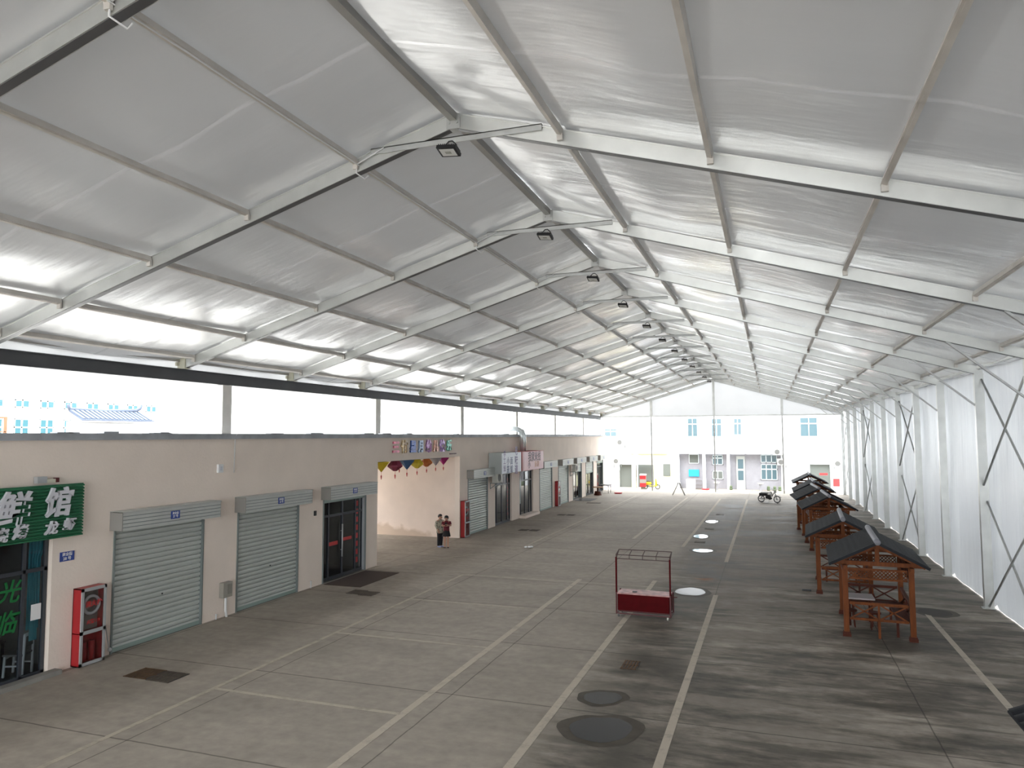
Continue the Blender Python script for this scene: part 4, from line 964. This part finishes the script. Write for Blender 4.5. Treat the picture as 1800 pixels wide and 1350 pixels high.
MB().tube([(.63, .07, .28), (.50, .06, .62), (.42, .04, .92)], .022, 6).tube([(.63, -.07, .28), (.50, -.06, .62), (.42, -.04, .92)], .022, 6).build('front_fork', M['galv'], mc, smooth=True)
MB().grid(lambda u, v: (.63+.33*math.cos(.4+1.9*u), -.07+.14*v, .28+.33*math.sin(.4+1.9*u)), 10, 2).build('front_mudguard', M['black'], mc)
MB().ell((-.28, 0, .76), .40, .14, .075, 16, 8).ell((.12, 0, .70), .16, .15, .17).build('seat_cover', M['white'], mc, smooth=True)
MB().box(-.74, -.12, -.15, .15, .50, .72).box(-.25, .12, -.12, .12, .30, .6).build('side_fairing', M['black'], mc, bevel=.03)
MB().tube([(.36, -.32, 1.0), (.38, -.18, .97), (.42, 0, .93), (.38, .18, .97), (.36, .32, 1.0)], .016, 6).build('handlebar', M['black'], mc, smooth=True)
MB().ell((.50, 0, .84), .09, .10, .09).build('headlight', M['silver'], mc, smooth=True)
MB().tube([(.05, -.12, .26), (-.4, -.14, .24), (-.75, -.15, .30)], [.02, .035, .035], 8).build('exhaust', M['galv'], mc, smooth=True)
MB().tube([(-.05, .1, .3), (-.12, .22, .0)], .012, 5).build('kickstand', M['galv'], mc)
for sx in (-1, 1): MB().ell((.36, sx*.26, 1.1), .015, .05, .035).tube([(.37, sx*.22, 1.0), (.36, sx*.26, 1.08)], .006, 4).build('mirror', M['black'], mc)
yl = mat('yellow_scooter_paint', (.75, .55, .01, 1), .35)
sc = thing('scooter', 'bright yellow scooter in front of the pale yellow doorway', 'scooter', (-11.0, 72.3, 0), 0)
spoked((-.55, 0, .24), .24, sc, M['black'], M['galv']); spoked((.62, 0, .24), .24, sc, M['black'], M['galv'])
MB().ell((-.35, 0, .58), .40, .16, .18).build('tail_body', yl, sc, smooth=True); MB().box(-.15, .42, -.14, .14, .28, .36).build('footboard', yl, sc, bevel=.02)
MB().prism([(.40, 0, .3), (.56, 0, .32), (.50, 0, .95), (.42, 0, .98)], (0, -.17, 0), (0, .17, 0)).build('leg_shield', yl, sc)
MB().ell((-.32, 0, .76), .32, .13, .05).build('seat', M['black'], sc, smooth=True)
MB().tube([(.38, -.28, 1.06), (.42, 0, 1.0), (.38, .28, 1.06)], .016, 6).tube([(.62, .06, .24), (.46, .02, .98)], .02, 6).build('handlebar', M['black'], sc, smooth=True)

# ------------------------------------------------------------------ objects at the far end
rbn = thing('bollard_bin', 'red and grey banded bin standing left of the yellow scooter', 'bin', (-11.72, 71.9, 0))
MB().box(-.28, .28, -.2, .2, .25, 1.35).build('body', M['red'], rbn); MB().box(-.29, .29, -.21, .21, .62, .98).build('band', mat('grey_band', (.22, .2, .18, 1), .6), rbn); MB().box(-.2, .2, -.15, .15, 0, .25).build('foot', M['iron'], rbn)
MB().box(-.3, .3, -.22, .22, 1.35, 1.48).build('lid', M['white'], rbn)
ld = thing('stepladder', 'small folding steel stepladder standing on the bright ground before the gable', 'ladder', (-7.6, 65.8, 0))
for sy in (-1, 1):
    MB().tube([(-.55, sy*.22, 0), (-.05, sy*.16, 1.05)], .035, 6).build('leg', M['alu_grey'], ld); MB().tube([(.50, sy*.22, 0), (.05, sy*.16, 1.05)], .035, 6).build('leg', M['alu_grey'], ld)
MB().box(-.15, .15, -.2, .2, 1.02, 1.08).box(-.30, -.24, -.18, .18, .5, .56).box(.22, .28, -.18, .18, .5, .56).build('rung', M['alu_grey'], ld)
stl = thing('wooden_stool', 'round wooden stool with reddish base outside the far shops', 'stool', (-14.35, 63.6, 0))
MB().cyl((0, 0, .68), .48, .06, 18).build('top', mat('tan_wood', (.38, .2, .1, 1), .6), stl); MB().cyl((0, 0, 0), .34, .35, 14, 'z', .26).build('base', M['wood_dark'], stl); MB().cyl((0, 0, .35), .06, .33, 8).build('stem', M['wood_dark'], stl)
sq = thing('side_table', 'dark folding table with thin legs at the far end of the shop row', 'table', (-14.3, 66.4, 0))
MB().box(-.45, .45, -.6, .6, .70, .76).build('top', M['black'], sq)
for sx in (-.4, .4):
    for sy in (-.5, .5): MB().box(sx-.02, sx+.02, sy-.02, sy+.02, 0, .7).build('leg', M['black'], sq)
for (x, y, lab) in ((-13.0, 65.9, 'small red object on the bright ground near the far left corner'), (-5.9, 72.9, 'flat red basin on the ground before the grey shopfronts')):
    tag(MB().cyl((x, y, 0), .32, .12, 16, 'z', .38).build('red_basin', mat('red_plastic', (.6, .04, .05, 1), .4), None), lab, 'basin')
wm = thing('washing_machine', 'pale grey washing machine against the grey recessed shopfront', 'appliance', (-7.35, 73.6, 0))
MB().box(-.42, .42, -.3, .3, 0, .95).build('body', M['white'], wm, bevel=.02)
cr_ = thing('wire_crate', 'dark wire crate beside the washing machine', 'crate', (-6.55, 73.4, 0)); MB().box(-.3, .3, -.25, .25, 0, .05).build('base', M['iron'], cr_)
wc = MB()
for k in range(7):
    wc.box(-.3+k*.1-.01, -.3+k*.1+.01, -.25, -.23, 0, .85)
wc.box(-.3, .3, -.25, -.22, .82, .86); wc.box(-.3, .3, -.25, -.22, .4, .44); wc.build('bars', M['iron'], cr_)
for x in (-4.9, -.9):
    dp = thing('water_basin', 'pale basin on a stand before the grey shopfronts, %s' % ('left of the door' if x < -2 else 'right of the door'), 'basin', (x, 73.2, 0), 0, 'basins before the grey shopfronts')
    MB().cyl((0, 0, .62), .22, .12, 16, 'z', .32).build('bowl', M['white'], dp); MB().cyl((0, 0, 0), .14, .62, 10).build('stand', M['facade_grey'], dp)

# ------------------------------------------------------------------ white building beyond the tent
YB = 74.0
tb = thing('terrace_building', 'two-storey white building across the far end with windows above grey shopfronts', 'building', (-5, YB, 0))
wv = MB(); wv.box(-26, 20, YB, YB+.4, 3.45, 7.5)                     # upper storey
for a, b in ((-26, -14.55), (-13.2, -12.75), (-11.0, -9.7), (-1.0+2.05, 3.45), (5.3, 20)): wv.box(a, b, YB, YB+.4, 0, 3.45)
for a, b in ((-14.55, -13.2), (-12.75, -11.0)): wv.box(a, b, YB, YB+.4, 2.3, 3.45)
wv.box(3.45, 5.3, YB, YB+.4, 2.5, 3.45)
wv.build('facade', M['facade'], tb, world=True)
MB().box(-13.2, -12.75, YB-.01, YB+.38, 0, 3.4).box(-11.0, -9.2, YB-.012, YB+.1, 0, 3.4).box(-12.75, -11.0, YB-.012, YB+.1, 2.3, 3.4).build('yellow_front', M['facade_cream'], tb, world=True)
for (a, b) in ((-8.5, -6.25), (-5.95, -4.0), (-3.65, 1.05)):
    MB().box(a-.15, b+.15, YB+.5, YB+.6, 0, 3.45).build('recessed_front', M['facade_grey'], tb, world=True)
for x in (-8.62, -6.1, -3.82, 1.1): MB().box(x-.13, x+.13, YB-.05, YB+.55, 0, 3.45).build('column', M['facade'], tb, world=True)
for a, b in ((-15.9, -12.9), (-12.6, -9.6), (-8.5, -6.2), (-6.0, -4.0), (-3.6, -2.3), (-2.1, 1.0), (1.4, 3.4), (3.7, 5.6)):
    MB().box(a, b, YB-.25, YB, 3.42, 3.52).build('ledge', M['facade'], tb, world=True)
def window(a, b, z0, z1, sash=1, m='pane', tr=True, y=YB, fm='winframe'):
    o = MB(); f = .06
    o.box(a, b, y-.06, y-.01, z1-f, z1); o.box(a, b, y-.06, y-.01, z0, z0+f); o.box(a, a+f, y-.06, y-.01, z0, z1); o.box(b-f, b, y-.06, y-.01, z0, z1)
    if tr: zt = z1-(z1-z0)*.32; o.box(a, b, y-.06, y-.01, zt-.05, zt+.05)
    for k in range(sash): x = a+(b-a)*(k+1)/(sash+1); o.box(x-.035, x+.035, y-.06, y-.01, z0, z1)
    wn = o.build('window', M[fm], tb, world=True)
    MB().box(a+.02, b-.02, y-.03, y-.005, z0+.02, z1-.02).build('pane', M[m], wn, world=True)
pale = mat('pale_pane', (.28, .36, .38, 1), .3); M['pale'] = pale
window(-15.95, -14.65, 5.1, 5.92, 1); window(-12.6, -11.0, 5.2, 6.88, 1, 'pale'); window(-9.5, -8.7, 6.0, 6.86, 0, 'pale', False)
window(-7.62, -6.63, 5.07, 6.92); window(-5.33, -4.35, 5.06, 6.86); window(-3.25, -2.5, 5.22, 6.86); window(-1.06, .48, 5.1, 6.78, 1, 'pale'); window(2.72, 4.28, 5.05, 6.88)
cg = MB(); cg.box(-1.12, .55, YB-.62, YB-.02, 4.86, 4.94); 
for k in range(12): cg.box(-1.1+k*.148, -1.08+k*.148, YB-.62, YB-.6, 4.9, 6.7)
for z in (5.5, 6.1, 6.7): cg.box(-1.12, .55, YB-.63, YB-.6, z, z+.04); cg.box(-1.12, -1.09, YB-.62, YB, z, z+.04); cg.box(.52, .55, YB-.62, YB, z, z+.04)
cg.build('window_cage', M['white'], tb, world=True)
window(-7.58, -6.62, 2.45, 3.38, 0, 'dark_void', False, YB+.5); window(-5.35, -4.35, 2.35, 3.3, 1, 'pane', True, YB+.5); window(-5.35, -4.35, .95, 1.75, 1, 'dark_void', False, YB+.5)
window(-.85, .62, .95, 2.45, 2, 'pane', True, YB+.5); window(-.85, .62, 2.6, 3.35, 2, 'pane', False, YB+.5)
MB().box(-7.62, -6.62, YB+.42, YB+.49, 1.18, 1.85).build('blue_poster', M['poster'], tb, world=True, label='bright blue poster')
d_ = MB().box(-3.1, -2.3, YB+.42, YB+.49, 0, 3.2).build('grey_door', mat('pale_door', (.42, .44, .42, 1), .5), tb, world=True); MB().box(-2.95, -2.45, YB+.40, YB+.43, 2.0, 2.9).box(-2.95, -2.45, YB+.40, YB+.43, .9, 1.8).build('door_pane', M['pane'], d_, world=True)
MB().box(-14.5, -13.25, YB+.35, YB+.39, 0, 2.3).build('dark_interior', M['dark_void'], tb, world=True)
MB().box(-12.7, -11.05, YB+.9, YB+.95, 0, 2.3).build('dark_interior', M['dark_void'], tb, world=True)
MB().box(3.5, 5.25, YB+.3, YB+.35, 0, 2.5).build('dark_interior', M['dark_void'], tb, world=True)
MB().box(-16.0, -14.95, YB-.04, YB-.005, 0, 2.05).build('grey_door', M['facade_grey'], tb, world=True)
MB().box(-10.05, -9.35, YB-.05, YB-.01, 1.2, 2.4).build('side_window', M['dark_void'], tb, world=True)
MB().box(4.3, 5.0, YB-.05, YB-.02, 1.5, 1.7).box(5.45, 6.0, YB-.05, YB-.02, .5, 1.2).build('red_banner', M['redtext'], tb, world=True)
MB().tube([(1.15, YB-.1, 3.4), (1.15, YB-.1, .1)], .04, 6).build('rain_pipe', M['facade_grey'], tb, world=True)
MB().box(-26, 20, YB-.15, YB+.4, 7.5, 7.6).build('roof_edge', M['facade'], tb, world=True)
for x, z, l in ((-14.6, 2.35, 'above the grey door at the far left'), (.75, 3.35, 'upper one of two beside the rain pipe'), (1.05, 2.4, 'lower one of two beside the rain pipe'), (5.95, 2.3, 'above the dark shopfront at the far right'), (-14.2, 4.25, 'under the far left upper window')):
    ac_unit((x, YB-.3, z), 0, 'white outdoor air conditioner on the far building, '+l, 'air conditioners on the far building')
# a person-height row of low things along the shopfront foot
random.seed(9)
for k, x in enumerate((-.2, .35, .8, -3.6)):
    tag(MB().cyl((x, YB-.5, 0), .13, .22, 12, 'z', .16).ell((x, YB-.5, .3), .14, .14, .14, 10, 6).build('potted_plant', mat('pot_plant_%d' % k, (.10, .13, .07, 1), .8), None, smooth=True), 'small dark potted plant at the foot of the far shopfront, %s from the right' % ordn[[2, 1, 0, 3][k]], 'plant', 'potted plants at the far shopfront')

# added ground drop: far building and its things set back to let skylight in
KB = 80/74
for o in list(C.objects):
    if o.parent is None and o.location.y > 71 and o.type == 'EMPTY' and 'tent' not in o.name and 'gable' not in o.name:
        o.location = (o.location.x*KB, o.location.y*KB, CAM_H+(o.location.z-CAM_H)*KB); o.scale = (KB,)*3
    elif o.parent is None and o.name.startswith(('potted_plant', 'red_basin')) and min(v.co.y for v in o.data.vertices) > 71:
        o.data.transform(Matrix.Translation((0, 0, CAM_H)) @ Matrix.Scale(KB, 4) @ Matrix.Translation((0, 0, -CAM_H)))

# ------------------------------------------------------------------ beyond the shops, seen through the clerestory
cn = thing('neighbouring_canopy', 'white fabric roof of a neighbouring tent beyond the shops', 'canopy', (-22, 30, 7))
MB().grid(lambda u, v: (-16.2-11.8*v, -18+88*u, 7.3+2.2*math.sin(math.pi*min(1, max(0, v)))-.42*v), 16, 12).build('fabric', M['canopy'], cn, world=True, smooth=True)
MB().grid(lambda u, v: (-28.0+.03*math.sin(u*300), -8+78*u, 6.70+.22*v+.12*u), 200, 2).build('valance', M['canopy'], cn, world=True, smooth=True)
wbd = thing('office_building', 'white building with cyan windows seen above the shop roof at the left edge', 'building', (-40, 30, 0))
MB().box(-52, -40, 5, 60, 0, 14).build('facade', M['facade'], wbd, world=True)
def win_x(a, b, z0, z1, parent, x=-40):
    f = .05; o = MB(); o.box(x, x+.05, a, b, z0, z0+f).box(x, x+.05, a, b, z1-f, z1).box(x, x+.05, a, a+f, z0, z1).box(x, x+.05, b-f, b, z0, z1).box(x, x+.05, (a+b)/2-.05, (a+b)/2+.05, z0, z1).box(x, x+.05, a, b, z0+(z1-z0)*.5-.04, z0+(z1-z0)*.5+.04)
    wn = o.build('window', M['winframe'], parent, world=True); MB().box(x, x+.03, a, b, z0, z1).build('pane', M['pane_cyan'], wn, world=True)
for k in range(8):
    y = 28.0+k*1.53; win_x(y, y+.86, 6.9, 7.75, wbd); win_x(y, y+.86, 5.3, 6.26, wbd) if k < 4 else None
tr2 = thing('tiled_gatehouse_roof', 'blue-grey tiled roof with upturned ridge ends beyond the shop roof', 'roof', (-30, 27.1, 0))
MB().box(-31, -30.2, 25.4, 28.7, 0, 5.95).build('wall', M['facade'], tr2, world=True)
rt_ = MB()
for k in range(16):
    y = 25.05+k*.255; rt_.prism([(-29.55, y, 6.00), (-29.55, y+.16, 6.00), (-30.4, y+.16, 6.42), (-30.4, y, 6.42)], (0, 0, 0), (0, 0, .09))
rt_.prism([(-29.5, 24.95, 5.97), (-29.5, 29.15, 5.97), (-30.5, 29.0, 6.40), (-30.5, 25.1, 6.40)], (0, 0, 0), (0, 0, .05))
rt_.build('tiles', M['tile_blue'], tr2, world=True)
MB().tube([(-30.45, 25.0, 6.72), (-30.45, 25.1, 6.50), (-30.45, 27, 6.46), (-30.45, 28.8, 6.54), (-30.45, 29.1, 6.66), (-30.45, 29.2, 6.85)], [.07, .09, .1, .1, .08, .06], 8).build('ridge', M['tile_blue'], tr2, world=True, smooth=True)
fb = MB(); fb.box(-26.05, -26, 18.0, 18.95, 5.9, 5.96).box(-26.05, -26, 18.85, 18.95, 4.9, 5.9).box(-26.05, -26, 18.0, 18.9, 5.4, 5.44)
tag(fb.build('scaffold', mat('brown_frame', (.25, .12, .06, 1), .6), None), 'brown wooden frame corner above the shop roof at the left edge', 'frame')
lb2 = thing('low_building', 'pale building with small windows beyond the middle of the shop roof', 'building', (-38, 75, 0))
MB().box(-46, -36, 66, 100, 0, 12).build('facade', M['facade'], lb2, world=True)
for k in range(5): win_x(70+k*4.2, 71.6+k*4.2, 5.6, 6.5, lb2, -36)
